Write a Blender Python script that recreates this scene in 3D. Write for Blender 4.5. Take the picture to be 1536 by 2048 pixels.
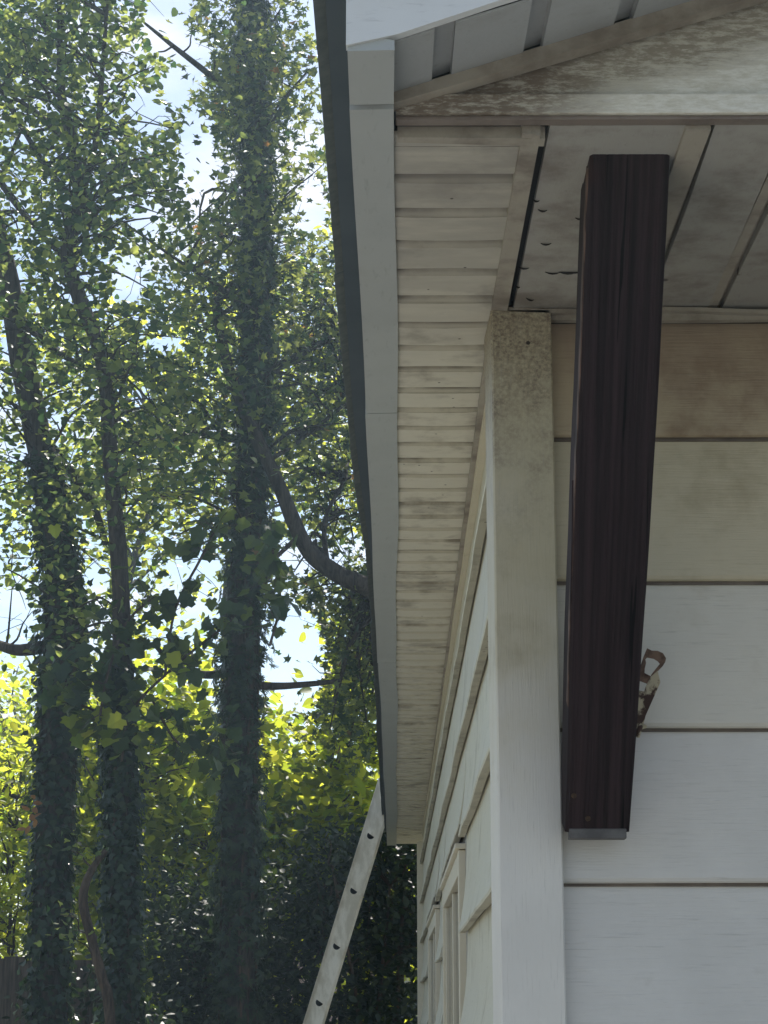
import bpy, bmesh, math, random
import numpy as np
from mathutils import Vector, noise
random.seed(7); RNG = np.random.default_rng(7)
PI = math.pi
for o in list(bpy.data.objects): bpy.data.objects.remove(o)
SC = bpy.context.scene; COL = SC.collection

# ------------------------------------------------------------------ camera, sky, sun, exposure
F_PX = 3966.0; EYE = 1.6
PITCH = math.radians(14.301); YAW = math.radians(0.2534)
cam = bpy.data.cameras.new('camera'); camo = bpy.data.objects.new('camera', cam); COL.objects.link(camo)
cam.sensor_fit = 'HORIZONTAL'; cam.sensor_width = 36; cam.lens = F_PX / 1536 * 36
cam.clip_start = 0.05; cam.clip_end = 2000
camo.location = (0, 0, EYE); camo.rotation_euler = (PI / 2 + PITCH, 0, YAW)
SC.camera = camo
SUN_EL = math.radians(50); SUN_AZ = math.radians(5)          # azimuth from +Y towards +X
w = bpy.data.worlds.new('World'); SC.world = w; w.use_nodes = True
nt = w.node_tree; bg = nt.nodes['Background']
sky = nt.nodes.new('ShaderNodeTexSky'); sky.sky_type = 'NISHITA'; sky.sun_disc = False
sky.sun_elevation = SUN_EL; sky.sun_rotation = SUN_AZ
sky.air_density = 1.0; sky.dust_density = 0.7; sky.ozone_density = 1.0
tc = nt.nodes.new('ShaderNodeTexCoord'); mp = nt.nodes.new('ShaderNodeMapping'); mp.inputs['Scale'].default_value = (2.2, 2.2, 6.5)
nz = nt.nodes.new('ShaderNodeTexNoise'); nz.inputs['Scale'].default_value = 2.4; nz.inputs['Detail'].default_value = 7; nz.inputs['Roughness'].default_value = 0.55
rp = nt.nodes.new('ShaderNodeValToRGB'); rp.color_ramp.elements[0].position = 0.50; rp.color_ramp.elements[1].position = 0.68
mx = nt.nodes.new('ShaderNodeMix'); mx.data_type = 'RGBA'; mx.inputs[7].default_value = (7.6, 7.4, 7.6, 1)
nt.links.new(tc.outputs['Generated'], mp.inputs['Vector']); nt.links.new(mp.outputs[0], nz.inputs['Vector'])
nt.links.new(nz.outputs[0], rp.inputs[0]); nt.links.new(rp.outputs[0], mx.inputs[0])
nt.links.new(sky.outputs[0], mx.inputs[6]); nt.links.new(mx.outputs[2], bg.inputs['Color'])
bg.inputs['Strength'].default_value = 0.10
sl = bpy.data.lights.new('sun', 'SUN'); sl.energy = 5.0; sl.angle = math.radians(0.55); sl.color = (1.0, 0.95, 0.86)
so = bpy.data.objects.new('sun', sl); COL.objects.link(so)
sdir = Vector((math.sin(SUN_AZ) * math.cos(SUN_EL), math.cos(SUN_AZ) * math.cos(SUN_EL), math.sin(SUN_EL)))
so.rotation_euler = sdir.to_track_quat('Z', 'Y').to_euler(); so.location = (0, 20, 30)
vs = SC.view_settings; vs.view_transform = 'Standard'; vs.look = 'None'; vs.gamma = 1; vs.use_curve_mapping = False
vs.exposure = 0.70
SC.cycles.max_bounces = 8; SC.cycles.diffuse_bounces = 5; SC.cycles.transmission_bounces = 4; SC.cycles.transparent_max_bounces = 4

# ------------------------------------------------------------------ helpers
_F = Vector((-math.sin(YAW) * math.cos(PITCH), math.cos(YAW) * math.cos(PITCH), math.sin(PITCH)))
_R = Vector((math.cos(YAW), math.sin(YAW), 0)); _U = _R.cross(_F)
def at(px, py, Y):
    """the place at distance Y in front of the camera seen at photograph pixel (px, py)"""
    d = _F + _R * ((px - 768) / F_PX) + _U * ((1024 - py) / F_PX)
    d = d * (Y / d.y); return Vector((d.x, d.y, d.z + EYE))
def to_px(P):
    """arrays of points -> photograph pixels (used only to keep the sky gaps of the crowns open)"""
    P = P - np.array([0, 0, EYE]); wv = P @ np.array(_F)
    return 768 + F_PX * (P @ np.array(_R)) / wv, 1024 - F_PX * (P @ np.array(_U)) / wv

def mesh_obj(name, verts, faces, mat, parent=None, smooth=False):
    me = bpy.data.meshes.new(name); me.from_pydata([tuple(v) for v in verts], [], faces); me.update()
    if mat: me.materials.append(mat)
    if smooth: me.polygons.foreach_set('use_smooth', [True] * len(me.polygons))
    return link(name, me, parent)
def link(name, me, parent=None):
    o = bpy.data.objects.new(name, me); COL.objects.link(o)
    if parent is not None: adopt(o, parent)
    return o
def adopt(o, parent):
    bpy.context.view_layer.update() if False else None
    o.parent = parent; o.matrix_parent_inverse = world_inv(parent)
def world_inv(p):
    from mathutils import Matrix
    m = Matrix.Identity(4)
    chain = []
    while p is not None: chain.append(p); p = p.parent
    for q in reversed(chain):
        m = m @ (q.matrix_parent_inverse if q.parent else Matrix.Identity(4)) @ Matrix.LocRotScale(q.location, q.rotation_euler, q.scale)
    return m.inverted()
def thing(name, label, cat, loc=(0, 0, 0), group=None):
    o = bpy.data.objects.new(name, None); COL.objects.link(o); o.location = loc; o.empty_display_size = 0.1
    return tag(o, label, cat, group)
def tag(o, label, cat, group=None):
    o['label'] = label; o['category'] = cat
    if group: o['group'] = group
    return o
def fix_normals(o):
    bm = bmesh.new(); bm.from_mesh(o.data); bmesh.ops.recalc_face_normals(bm, faces=bm.faces); bm.to_mesh(o.data); bm.free()
def box_data(x0, x1, y0, y1, z0, z1):
    v = [(x0, y0, z0), (x1, y0, z0), (x1, y1, z0), (x0, y1, z0), (x0, y0, z1), (x1, y0, z1), (x1, y1, z1), (x0, y1, z1)]
    f = [(0, 3, 2, 1), (4, 5, 6, 7), (0, 1, 5, 4), (1, 2, 6, 5), (2, 3, 7, 6), (3, 0, 4, 7)]
    return v, f
def box(name, x0, x1, y0, y1, z0, z1, mat, parent=None, bev=0.0015):
    v, f = box_data(x0, x1, y0, y1, z0, z1); o = mesh_obj(name, v, f, mat, parent)
    if bev: bevel(o, bev)
    return o
def bevel(o, wd, seg=2):
    bm = bmesh.new(); bm.from_mesh(o.data)
    bmesh.ops.bevel(bm, geom=list(bm.edges), offset=wd, segments=seg, affect='EDGES', profile=0.6, clamp_overlap=True)
    bm.to_mesh(o.data); bm.free()
def loft(name, rings, mat, parent=None, closed=True, caps=True, smooth=False):
    """rings: list of equal-length point lists"""
    n = len(rings[0]); v = [p for r in rings for p in r]; f = []
    for i in range(len(rings) - 1):
        for j in range(n if closed else n - 1):
            k = (j + 1) % n
            f.append((i * n + j, i * n + k, (i + 1) * n + k, (i + 1) * n + j))
    if caps and closed:
        f.append(tuple(range(n - 1, -1, -1))); f.append(tuple((len(rings) - 1) * n + j for j in range(n)))
    o = mesh_obj(name, v, f, mat, parent, smooth); fix_normals(o); return o
class Geo:
    def __init__(s): s.v = []; s.f = []
    def add(s, v, f):
        b = len(s.v); s.v += [tuple(p) for p in v]; s.f += [tuple(i + b for i in q) for q in f]
    def tube(s, pts, rad, n=7, bump=0.0, seed=0.0):
        pts = [Vector(p) for p in pts]; rings = []; up = Vector((0.31, 0.9, 0.22)).normalized()
        for i, p in enumerate(pts):
            t = (pts[min(i + 1, len(pts) - 1)] - pts[max(i - 1, 0)]).normalized()
            a = t.cross(up); a = a.normalized() if a.length > 1e-4 else Vector((1, 0, 0)); b = t.cross(a)
            r = rad[i] if hasattr(rad, '__len__') else rad
            ring = []
            for k in range(n):
                an = 2 * PI * k / n; d = a * math.cos(an) + b * math.sin(an)
                rr = r * (1 + bump * noise.noise(Vector((d.x * 2 + seed, d.y * 2, p.z * 3))))
                ring.append(p + d * rr)
            rings.append(ring)
        v = [q for r_ in rings for q in r_]; f = []
        for i in range(len(rings) - 1):
            for k in range(n):
                m = (k + 1) % n; f.append((i * n + k, i * n + m, (i + 1) * n + m, (i + 1) * n + k))
        f.append(tuple(range(n))); f.append(tuple((len(rings) - 1) * n + k for k in range(n)))
        s.add(v, f)
    def build(s, name, mat, parent=None, smooth=True): return mesh_obj(name, s.v, s.f, mat, parent, smooth)
def smooth_path(pts, rad, k=5):
    P = [Vector(p) for p in pts]; out = []; ro = []
    for i in range(len(P) - 1):
        p0 = P[max(i - 1, 0)]; p1 = P[i]; p2 = P[i + 1]; p3 = P[min(i + 2, len(P) - 1)]
        for j in range(k):
            t = j / k
            out.append(0.5 * ((2 * p1) + (p2 - p0) * t + (2 * p0 - 5 * p1 + 4 * p2 - p3) * t * t + (3 * p1 - p0 - 3 * p2 + p3) * t ** 3))
            ro.append(rad[i] * (1 - t) + rad[i + 1] * t)
    out.append(P[-1]); ro.append(rad[-1]); return out, ro

# ------------------------------------------------------------------ materials
class Mat:
    def __init__(s, name, rough=0.6, spec=0.4):
        s.m = bpy.data.materials.new(name); s.m.use_nodes = True; s.t = s.m.node_tree; s.n = s.t.nodes; s.b = s.n['Principled BSDF']
        s.b.inputs['Roughness'].default_value = rough; s.b.inputs['Specular IOR Level'].default_value = spec
        g = s.n.new('ShaderNodeNewGeometry'); s.g = g; s.pos = g.outputs['Position']
    def L(s, a, b): s.t.links.new(a, b)
    def noise(s, scale, stretch=(1, 1, 1), detail=5, rough=0.55, src=None, dist=0.0):
        mp = s.n.new('ShaderNodeMapping'); mp.inputs['Scale'].default_value = stretch; s.L(src or s.pos, mp.inputs['Vector'])
        n = s.n.new('ShaderNodeTexNoise'); n.inputs['Scale'].default_value = scale; n.inputs['Detail'].default_value = detail
        n.inputs['Roughness'].default_value = rough; n.inputs['Distortion'].default_value = dist
        s.L(mp.outputs[0], n.inputs['Vector']); return n.outputs[0]
    def ramp(s, v, a, b, c0=0.0, c1=1.0):
        r = s.n.new('ShaderNodeMapRange'); r.interpolation_type = 'SMOOTHSTEP'
        r.inputs[1].default_value = a; r.inputs[2].default_value = b; r.inputs[3].default_value = c0; r.inputs[4].default_value = c1
        s.L(v, r.inputs[0]); return r.outputs[0]
    def ramp_lin(s, v, a, b, c0, c1):
        r = s.n.new('ShaderNodeMapRange'); r.clamp = False
        for i, q in enumerate((a, b, c0, c1)): r.inputs[i + 1].default_value = q
        s.L(v, r.inputs[0]); return r.outputs[0]
    def math(s, op, a, b=None):
        m = s.n.new('ShaderNodeMath'); m.operation = op; m.use_clamp = op in ('MULTIPLY',)
        for i, x in enumerate((a, b)):
            if x is None: continue
            if isinstance(x, (int, float)): m.inputs[i].default_value = x
            else: s.L(x, m.inputs[i])
        return m.outputs[0]
    def mix(s, fac, a, b):
        m = s.n.new('ShaderNodeMix'); m.data_type = 'RGBA'
        for i, x in ((6, a), (7, b)):
            if isinstance(x, tuple): m.inputs[i].default_value = (*x, 1)
            else: s.L(x, m.inputs[i])
        if isinstance(fac, (int, float)): m.inputs[0].default_value = fac
        else: s.L(fac, m.inputs[0])
        return m.outputs[2]
    def axis(s, k):
        x = s.n.new('ShaderNodeSeparateXYZ'); s.L(s.pos, x.inputs[0]); return x.outputs[k]
    def color(s, c):
        if isinstance(c, tuple): s.b.inputs['Base Color'].default_value = (*c, 1)
        else: s.L(c, s.b.inputs['Base Color'])
    def bump(s, h, strength=0.3, dist=0.002):
        b = s.n.new('ShaderNodeBump'); b.inputs['Strength'].default_value = strength; b.inputs['Distance'].default_value = dist
        s.L(h, b.inputs['Height']); s.L(b.outputs[0], s.b.inputs['Normal'])
    def specks(s, c, scale=38, size=0.16, col=(0.03, 0.025, 0.02), keep=0.62):
        v = s.n.new('ShaderNodeTexVoronoi'); v.inputs['Scale'].default_value = scale; s.L(s.pos, v.inputs['Vector'])
        d = s.ramp(v.outputs['Distance'], size * 0.7, size, 1, 0)
        sx = s.n.new('ShaderNodeSeparateXYZ'); s.L(v.outputs['Color'], sx.inputs[0])
        k = s.ramp(sx.outputs[0], keep, keep + 0.02); return s.mix(s.math('MULTIPLY', d, k), c, col)

def painted(name, base, stretch, dirt=(0.20, 0.165, 0.115), dirt_lo=0.52, dirt_hi=0.78, grain=0.35, tan=None, tan_z=None, speck=None, mould=None, rough=0.5, rib=False):
    """chalky painted metal or vinyl: embossed grain along one axis, blotchy grime, optional stain that grows upwards"""
    m = Mat(name, rough, 0.35)
    n1 = m.noise(5.5, (1, 1, 1), 6, 0.62); n2 = m.noise(26, (1, 1, 1), 4, 0.6)
    fine = m.noise(60, stretch, 5, 0.65, dist=0.4)
    c = m.mix(m.ramp(n1, 0.3, 0.7), tuple(x * 0.90 for x in base), base)
    if tan is not None:
        z = m.axis(2); zz = m.math('ADD', z, m.ramp(n1, 0.2, 0.8, -0.16, 0.16))
        c = m.mix(m.ramp(zz, EYE + tan_z[0], EYE + tan_z[1]), c, tan)
    if mould is not None:
        z = m.axis(2); n3 = m.noise(190, (1, 1, 1), 6, 0.72); zz = m.math('ADD', z, m.ramp(n2, 0.25, 0.75, -0.10, 0.10))
        c = m.mix(m.math('MULTIPLY', m.ramp(zz, EYE + mould[0], EYE + mould[1]), m.ramp(n3, 0.22, 0.74)), c, mould[2])
    c = m.mix(m.math('MULTIPLY', m.ramp(m.math('ADD', n1, m.ramp(n2, 0, 1, -0.12, 0.12)), dirt_lo, dirt_hi), 0.75), c, dirt)
    c = m.mix(m.ramp(fine, 0.56, 0.76, 0, 0.42), c, tuple(x * 0.45 for x in base))
    if rib:      # grime in the grooves between the boards; near end also painted darker, as if dimmer
        st = m.noise(7, (1.2, 3.5, 1), 5, 0.6); zr = m.ramp(m.axis(2), EYE + 0.9655, EYE + 0.9705)
        c = m.mix(m.math('MULTIPLY', zr, m.ramp(st, 0.35, 0.65, 0.10, 0.85)), c, (0.17, 0.145, 0.11)); c = m.mix(m.math('MULTIPLY', m.ramp(m.axis(1), 3.3, 2.05), m.ramp(st, 0.2, 0.6, 0.35, 0.8)), c, (0.29, 0.275, 0.25))
    if speck: c = m.specks(c, *speck)
    m.color(c); m.bump(m.math('ADD', fine, m.ramp(n1, 0, 1, 0, 0.5)), grain, 0.0015); return m.m

M = {}
def siding_mat(k):
    base = (0.615, 0.60, 0.565); args = dict(dirt_lo=0.56, dirt_hi=0.85, speck=(16, 0.07, (0.1, 0.08, 0.06), 0.75), grain=0.6)
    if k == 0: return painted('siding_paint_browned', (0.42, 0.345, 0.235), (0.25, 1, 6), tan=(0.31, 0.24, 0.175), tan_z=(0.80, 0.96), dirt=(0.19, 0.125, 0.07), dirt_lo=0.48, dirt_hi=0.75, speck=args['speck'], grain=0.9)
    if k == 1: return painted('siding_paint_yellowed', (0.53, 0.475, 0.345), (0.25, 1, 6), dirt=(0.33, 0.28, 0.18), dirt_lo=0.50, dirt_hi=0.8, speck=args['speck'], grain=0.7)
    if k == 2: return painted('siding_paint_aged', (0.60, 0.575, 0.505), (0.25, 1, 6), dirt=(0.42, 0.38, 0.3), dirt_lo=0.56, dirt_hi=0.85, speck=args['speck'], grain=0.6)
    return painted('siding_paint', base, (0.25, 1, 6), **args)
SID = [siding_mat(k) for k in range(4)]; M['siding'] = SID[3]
M['side'] = painted('side_siding_paint', (0.56, 0.54, 0.435), (6, 0.25, 3), dirt=(0.27, 0.25, 0.175), dirt_lo=0.49, dirt_hi=0.75, speck=(15, 0.10), grain=0.5)
M['corner'] = painted('corner_board_paint', (0.66, 0.64, 0.595), (6, 6, 0.3), dirt=(0.25, 0.2, 0.13), dirt_lo=0.58, dirt_hi=0.9, tan=(0.45, 0.405, 0.285), tan_z=(0.12, 0.72), mould=(0.58, 1.02, (0.115, 0.082, 0.065)), speck=(30, 0.10))
M['soffit'] = painted('soffit_vinyl', (0.66, 0.625, 0.52), (0.5, 8, 1), dirt=(0.19, 0.16, 0.12), dirt_lo=0.47, dirt_hi=0.72, rib=True, speck=(40, 0.10, (0.06, 0.05, 0.04), 0.8))
M['rake_soffit'] = painted('rake_soffit_vinyl', (0.38, 0.395, 0.40), (2, 2, 1), dirt=(0.24, 0.235, 0.22), dirt_lo=0.5, dirt_hi=0.85)
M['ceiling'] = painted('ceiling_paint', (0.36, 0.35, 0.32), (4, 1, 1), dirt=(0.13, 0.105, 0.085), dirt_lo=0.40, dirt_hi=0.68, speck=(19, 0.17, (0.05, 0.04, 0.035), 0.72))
M['fascia'] = painted('fascia_metal', (0.40, 0.425, 0.425), (2, 0.4, 2), dirt=(0.33, 0.34, 0.32), dirt_lo=0.5, dirt_hi=0.9, grain=0.1, rough=0.4)
M['rake'] = painted('rake_board_paint', (0.66, 0.68, 0.69), (0.4, 2, 2), dirt=(0.5, 0.47, 0.4), dirt_lo=0.55, dirt_hi=0.95, grain=0.15)
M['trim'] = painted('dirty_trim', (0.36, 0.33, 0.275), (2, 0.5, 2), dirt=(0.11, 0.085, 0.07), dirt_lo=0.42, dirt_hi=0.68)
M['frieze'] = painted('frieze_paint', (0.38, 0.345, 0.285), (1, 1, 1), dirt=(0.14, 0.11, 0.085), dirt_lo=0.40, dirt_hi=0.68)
M['under'] = painted('brown_underside', (0.20, 0.165, 0.14), (1, 1, 1), dirt=(0.08, 0.06, 0.05), dirt_lo=0.42, dirt_hi=0.65)
M['side_under'] = painted('side_siding_shaded_grimy_edge', (0.40, 0.375, 0.29), (6, 0.25, 3), dirt=(0.14, 0.125, 0.09), dirt_lo=0.45, dirt_hi=0.7, speck=(45, 0.16, (0.06, 0.05, 0.04), 0.7))  # undersides coloured darker for their shade as well as dirt
M['casing'] = painted('casing_paint', (0.62, 0.575, 0.45), (2, 2, 0.5), dirt=(0.35, 0.31, 0.22), dirt_lo=0.55, dirt_hi=0.85)
def gable_mat():
    m = Mat('gable_board_paint', 0.55, 0.3)
    n1 = m.noise(16, (0.5, 1, 2.2), 10, 0.74, dist=0.3); n2 = m.noise(100, (0.5, 1, 1.8), 7, 0.75); g = m.noise(60, (0.2, 1, 6), 4)
    x, z = m.axis(0), m.axis(2)
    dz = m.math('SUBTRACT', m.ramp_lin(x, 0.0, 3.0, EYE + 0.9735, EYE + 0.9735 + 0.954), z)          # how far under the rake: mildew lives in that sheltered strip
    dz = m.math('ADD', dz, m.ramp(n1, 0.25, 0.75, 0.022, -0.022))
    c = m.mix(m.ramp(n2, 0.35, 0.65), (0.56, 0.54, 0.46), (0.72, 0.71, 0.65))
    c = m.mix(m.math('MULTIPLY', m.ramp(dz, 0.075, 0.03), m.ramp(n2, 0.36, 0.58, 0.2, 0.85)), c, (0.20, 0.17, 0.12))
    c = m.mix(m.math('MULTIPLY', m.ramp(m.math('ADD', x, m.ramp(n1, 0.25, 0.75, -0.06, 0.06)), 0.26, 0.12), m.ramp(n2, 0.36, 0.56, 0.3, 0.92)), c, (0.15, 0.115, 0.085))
    m.color(c); m.bump(m.math('ADD', g, n2), 0.4, 0.0015); return m.m
M['gable'] = gable_mat()
def wood_dark():
    m = Mat('dark_stained_wood', 0.8, 0.15)
    g1 = m.noise(26, (6.0, 0.12, 0.07), 5, 0.6, dist=0.25); g2 = m.noise(7, (1, 0.6, 0.4), 4); g3 = m.noise(120, (3, 0.2, 0.15), 3)
    c = m.mix(m.ramp(g1, 0.25, 0.75), (0.010, 0.0068, 0.0075), (0.038, 0.0245, 0.0265))
    c = m.mix(m.ramp(g2, 0.60, 0.78), c, (0.045, 0.022, 0.018))
    c = m.mix(m.ramp(g3, 0.62, 0.75, 0, 0.5), c, (0.008, 0.006, 0.007)); g4 = m.noise(30, (4, 0.12, 0.09), 2, 0.5, dist=0.3); c = m.mix(m.ramp(g4, 0.665, 0.69), c, (0.002, 0.0015, 0.002))
    m.color(c); m.bump(m.math('ADD', g1, m.math('MULTIPLY', g3, 0.4)), 0.9, 0.004); return m.m
M['wood'] = wood_dark()
def wood_edge():
    m = Mat('weathered_wood_edge', 0.7, 0.2); g = m.noise(40, (4, 1, 0.2), 5)
    m.color(m.mix(m.ramp(g, 0.35, 0.65), (0.03, 0.018, 0.014), (0.16, 0.10, 0.075))); m.bump(g, 0.5, 0.002); return m.m
M['wood_edge'] = wood_edge()
def flat(name, c0, c1, scale=8, rough=0.6, metal=0.0, stretch=(1, 1, 1), bump=0.2, lo=0.35, hi=0.65, spec=0.35):
    m = Mat(name, rough, spec); n = m.noise(scale, stretch, 6, 0.6); m.color(m.mix(m.ramp(n, lo, hi), c0, c1)); m.b.inputs['Metallic'].default_value = metal
    m.bump(n, bump, 0.003); return m.m
M['void'] = flat('dark_cavity', (0.012, 0.011, 0.012), (0.02, 0.018, 0.018))
M['sheath'] = flat('wall_sheathing', (0.05, 0.045, 0.04), (0.08, 0.07, 0.06))
M['lap_shade'] = flat('lap_shade_brown', (0.075, 0.058, 0.045), (0.16, 0.13, 0.10), 9)
M['shingle'] = flat('asphalt_shingle', (0.11, 0.135, 0.135), (0.15, 0.175, 0.17), 40, 0.9, bump=0.15)
M['drip'] = flat('dark_drip_edge', (0.040, 0.058, 0.072), (0.055, 0.075, 0.09), 6, 0.5)
M['rust'] = flat('flaking_rusty_metal', (0.05, 0.024, 0.015), (0.46, 0.40, 0.27), 34, 0.7, bump=0.6, lo=0.41, hi=0.48)
M['rust2'] = flat('brown_rusted_metal', (0.045, 0.022, 0.015), (0.20, 0.125, 0.08), 45, 0.75, bump=0.6, lo=0.35, hi=0.65)
M['zinc'] = flat('dull_zinc_strip', (0.07, 0.066, 0.064), (0.11, 0.105, 0.10), 40, 0.55, 0.2)
M['brass'] = flat('tarnished_screw', (0.04, 0.025, 0.015), (0.09, 0.055, 0.03), 200, 0.6, 0.3)
M['glass'] = flat('dark_window_glass', (0.010, 0.012, 0.014), (0.016, 0.018, 0.02), 3, 0.06, bump=0.0, spec=0.5)
M['ladder'] = flat('dull_aluminium', (0.56, 0.51, 0.395), (0.78, 0.73, 0.61), 22, 0.6, 0.0, (1, 1, 0.4), 0.25)
M['ladder_in'] = flat('rung_inside_shade', (0.01, 0.01, 0.01), (0.03, 0.03, 0.03))  # near black, paints the shade inside the open rungs
def bark(name, a, b): 
    m = Mat(name, 0.9, 0.15); n = m.noise(11, (3, 3, 0.5), 8, 0.65, dist=0.8); m.color(m.mix(m.ramp(n, 0.35, 0.65), a, b)); m.bump(n, 1.0, 0.02); return m.m
M['bark'] = bark('grey_bark', (0.030, 0.025, 0.021), (0.085, 0.07, 0.056)); M['bark2'] = bark('brown_bark', (0.045, 0.032, 0.024), (0.12, 0.088, 0.062))
M['fence'] = flat('weathered_fence_board', (0.045, 0.034, 0.026), (0.11, 0.085, 0.065), 14, 0.85, stretch=(4, 4, 0.3), bump=0.5)
M['ground'] = flat('grass_ground', (0.045, 0.065, 0.02), (0.16, 0.14, 0.07), 3, 0.95, bump=0.5)
M['cable'] = flat('black_cable', (0.015, 0.015, 0.016), (0.03, 0.03, 0.032))
M['nbwall'] = flat('pinkish_wall', (0.40, 0.27, 0.23), (0.52, 0.38, 0.33), 20, 0.8); M['nbroof'] = flat('grey_roof', (0.14, 0.13, 0.12), (0.22, 0.20, 0.19), 12, 0.9)
def leaf_mat(name, top, top2, thru, thru2, fac=0.5, rough=0.45, odd=None, pw=1.7):
    m = Mat(name, rough, 0.35); r = m.g.outputs['Random Per Island']
    oi = m.n.new('ShaderNodeObjectInfo'); rr = m.math('FRACT', m.math('ADD', r, oi.outputs['Random']))
    m.color(m.mix(rr, top, top2))
    t = m.n.new('ShaderNodeBsdfTranslucent'); c = m.mix(m.math('POWER', rr, pw), thru, thru2)
    if odd is not None: c = m.mix(m.ramp(m.math('FRACT', m.math('MULTIPLY', rr, 7.13)), 0.90, 0.94), c, odd)
    m.L(c, t.inputs['Color'])
    x = m.n.new('ShaderNodeMixShader'); x.inputs[0].default_value = fac
    m.L(m.b.outputs[0], x.inputs[1]); m.L(t.outputs[0], x.inputs[2]); m.L(x.outputs[0], m.n['Material Output'].inputs['Surface']); return m.m
M['leaf_a'] = leaf_mat('leaf_green', (0.022, 0.045, 0.026), (0.05, 0.08, 0.035), (0.06, 0.14, 0.035), (0.66, 0.74, 0.15), 0.48)
M['leaf_b'] = leaf_mat('leaf_maple', (0.022, 0.042, 0.028), (0.045, 0.072, 0.035), (0.045, 0.10, 0.03), (0.60, 0.64, 0.12), 0.42, odd=(0.55, 0.26, 0.05))
M['leaf_c'] = leaf_mat('leaf_sunny', (0.035, 0.065, 0.018), (0.09, 0.13, 0.03), (0.22, 0.36, 0.02), (0.92, 0.92, 0.08), 0.64, pw=0.8)
M['leaf_big'] = leaf_mat('leaf_vine', (0.024, 0.046, 0.022), (0.045, 0.07, 0.028), (0.05, 0.11, 0.02), (0.34, 0.42, 0.05), 0.38)
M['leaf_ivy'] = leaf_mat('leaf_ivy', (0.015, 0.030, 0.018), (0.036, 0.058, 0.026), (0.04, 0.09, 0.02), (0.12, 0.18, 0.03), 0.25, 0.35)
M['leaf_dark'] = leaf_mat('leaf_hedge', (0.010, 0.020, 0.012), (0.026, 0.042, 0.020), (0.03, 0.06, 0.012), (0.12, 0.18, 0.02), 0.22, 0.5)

# ------------------------------------------------------------------ ground
def ground():
    n = 40; S = 90.0; v = []; f = []
    for i in range(n + 1):
        for j in range(n + 1):
            x = -S + 2 * S * i / n; y = -S + 2 * S * j / n
            v.append((x, y, 0.0))
    for i in range(n):
        for j in range(n):
            a = i * (n + 1) + j; f.append((a, a + n + 1, a + n + 2, a + 1))
    o = mesh_obj('ground', v, f, M['ground']); o['kind'] = 'structure'
ground()
def bounce_slab():  # unseen pale slabs, added to bounce sunlight up onto soffit and walls
    m = flat('pale_bounce_concrete', (0.31, 0.30, 0.275), (0.40, 0.385, 0.355), 4, 0.9, bump=0.3)
    v, f = box_data(-3.6, 7.2, -16, 1.5, -0.05, 0.02); o = mesh_obj('bounce_slab', v, f, m); o['kind'] = 'structure'
    v, f = box_data(-3.6, 0.12, 1.51, 11.3, -0.05, 0.02); o = mesh_obj('side_bounce_slab', v, f, m); o['kind'] = 'structure'
bounce_slab()

# ------------------------------------------------------------------ house
Z = EYE
SL = 0.333
WY = 2.65                    # front wall plane
Y_END = 11.5; WALL_END = 10.6
house = thing('house', 'old white sided house with dirty soffit, overhanging gable and dark wooden brace', 'house', (3.2, 6.6, 0))
def part(o, label=None):
    if label: o['label'] = label
    return o
def sk(y): return 0.0018 * (y - 2.0)
# dark core behind the siding, blocks light inside
box('sheathing', 0.166, 6.23, WY + 0.022, WALL_END - 0.03, 0.0, Z + 0.985, M['sheath'], house, 0)
# roof
def roof_z(x): return Z + 1.085 + SL * (x + 0.02)
for sgn in (0, 1):
    xa, xb = (-0.02, 3.2)
    prof = []
    def fx(x): return x if sgn == 0 else 6.4 - x
    y0, y1 = 1.822, Y_END + 0.05
    v = [(fx(xa), y0, roof_z(xa)), (fx(xb), y0, roof_z(xb)), (fx(xb), y0, roof_z(xb) + 0.03), (fx(xa), y0, roof_z(xa) + 0.03)]
    v += [(a, y1, c) for a, b, c in v]
    o = mesh_obj('roof_deck', v, [(0, 1, 2, 3), (7, 6, 5, 4), (0, 4, 5, 1), (1, 5, 6, 2), (2, 6, 7, 3), (3, 7, 4, 0)], M['shingle'], house); fix_normals(o)
# eave shingles: ragged edge pieces along the drip edge
def eave_over(y):
    t = min(max((y - 3.2) / 1.8, 0), 1); t = t * t * (3 - 2 * t)
    return -0.083 * (1 - t) - 0.060 * t
y = 1.815; k = 0
while y < Y_END + 0.03:
    ln = 0.92 + random.uniform(-0.05, 0.05)
    x0 = eave_over(y) + random.uniform(-0.002, 0.002); x0b = eave_over(y + ln) + random.uniform(-0.002, 0.002); dz = random.uniform(-0.002, 0.002)
    zt = Z + 1.052 + dz; th = 0.012; x1 = 0.14
    ring = lambda yy, xo: [(xo, yy, zt + SL * (xo + 0.08)), (x1, yy, zt + SL * (x1 + 0.08) + 0.025), (x1, yy, zt + SL * (x1 + 0.08) + 0.025 + th), (xo + 0.003, yy, zt + SL * (xo + 0.08) + th)]
    loft('shingle', [ring(y, x0), ring(y + ln * 0.5, (x0 + x0b) / 2 + random.uniform(-0.003, 0.003)), ring(y + ln - 0.004, x0b)], M['shingle'], house)
    y += ln
# drip edge (dark board under the shingles, above and outside the fascia)
n = 40; rings = []
for i in range(n + 1):
    yy = 1.83 + (Y_END - 1.84) * i / n; xo = eave_over(yy) + 0.013
    rings.append([(xo, yy, Z + 1.036), (0.03, yy, Z + 1.036), (0.03, yy, Z + 1.05), (xo, yy, Z + 1.05)])
loft('drip_edge', rings, M['drip'], house)
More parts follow.
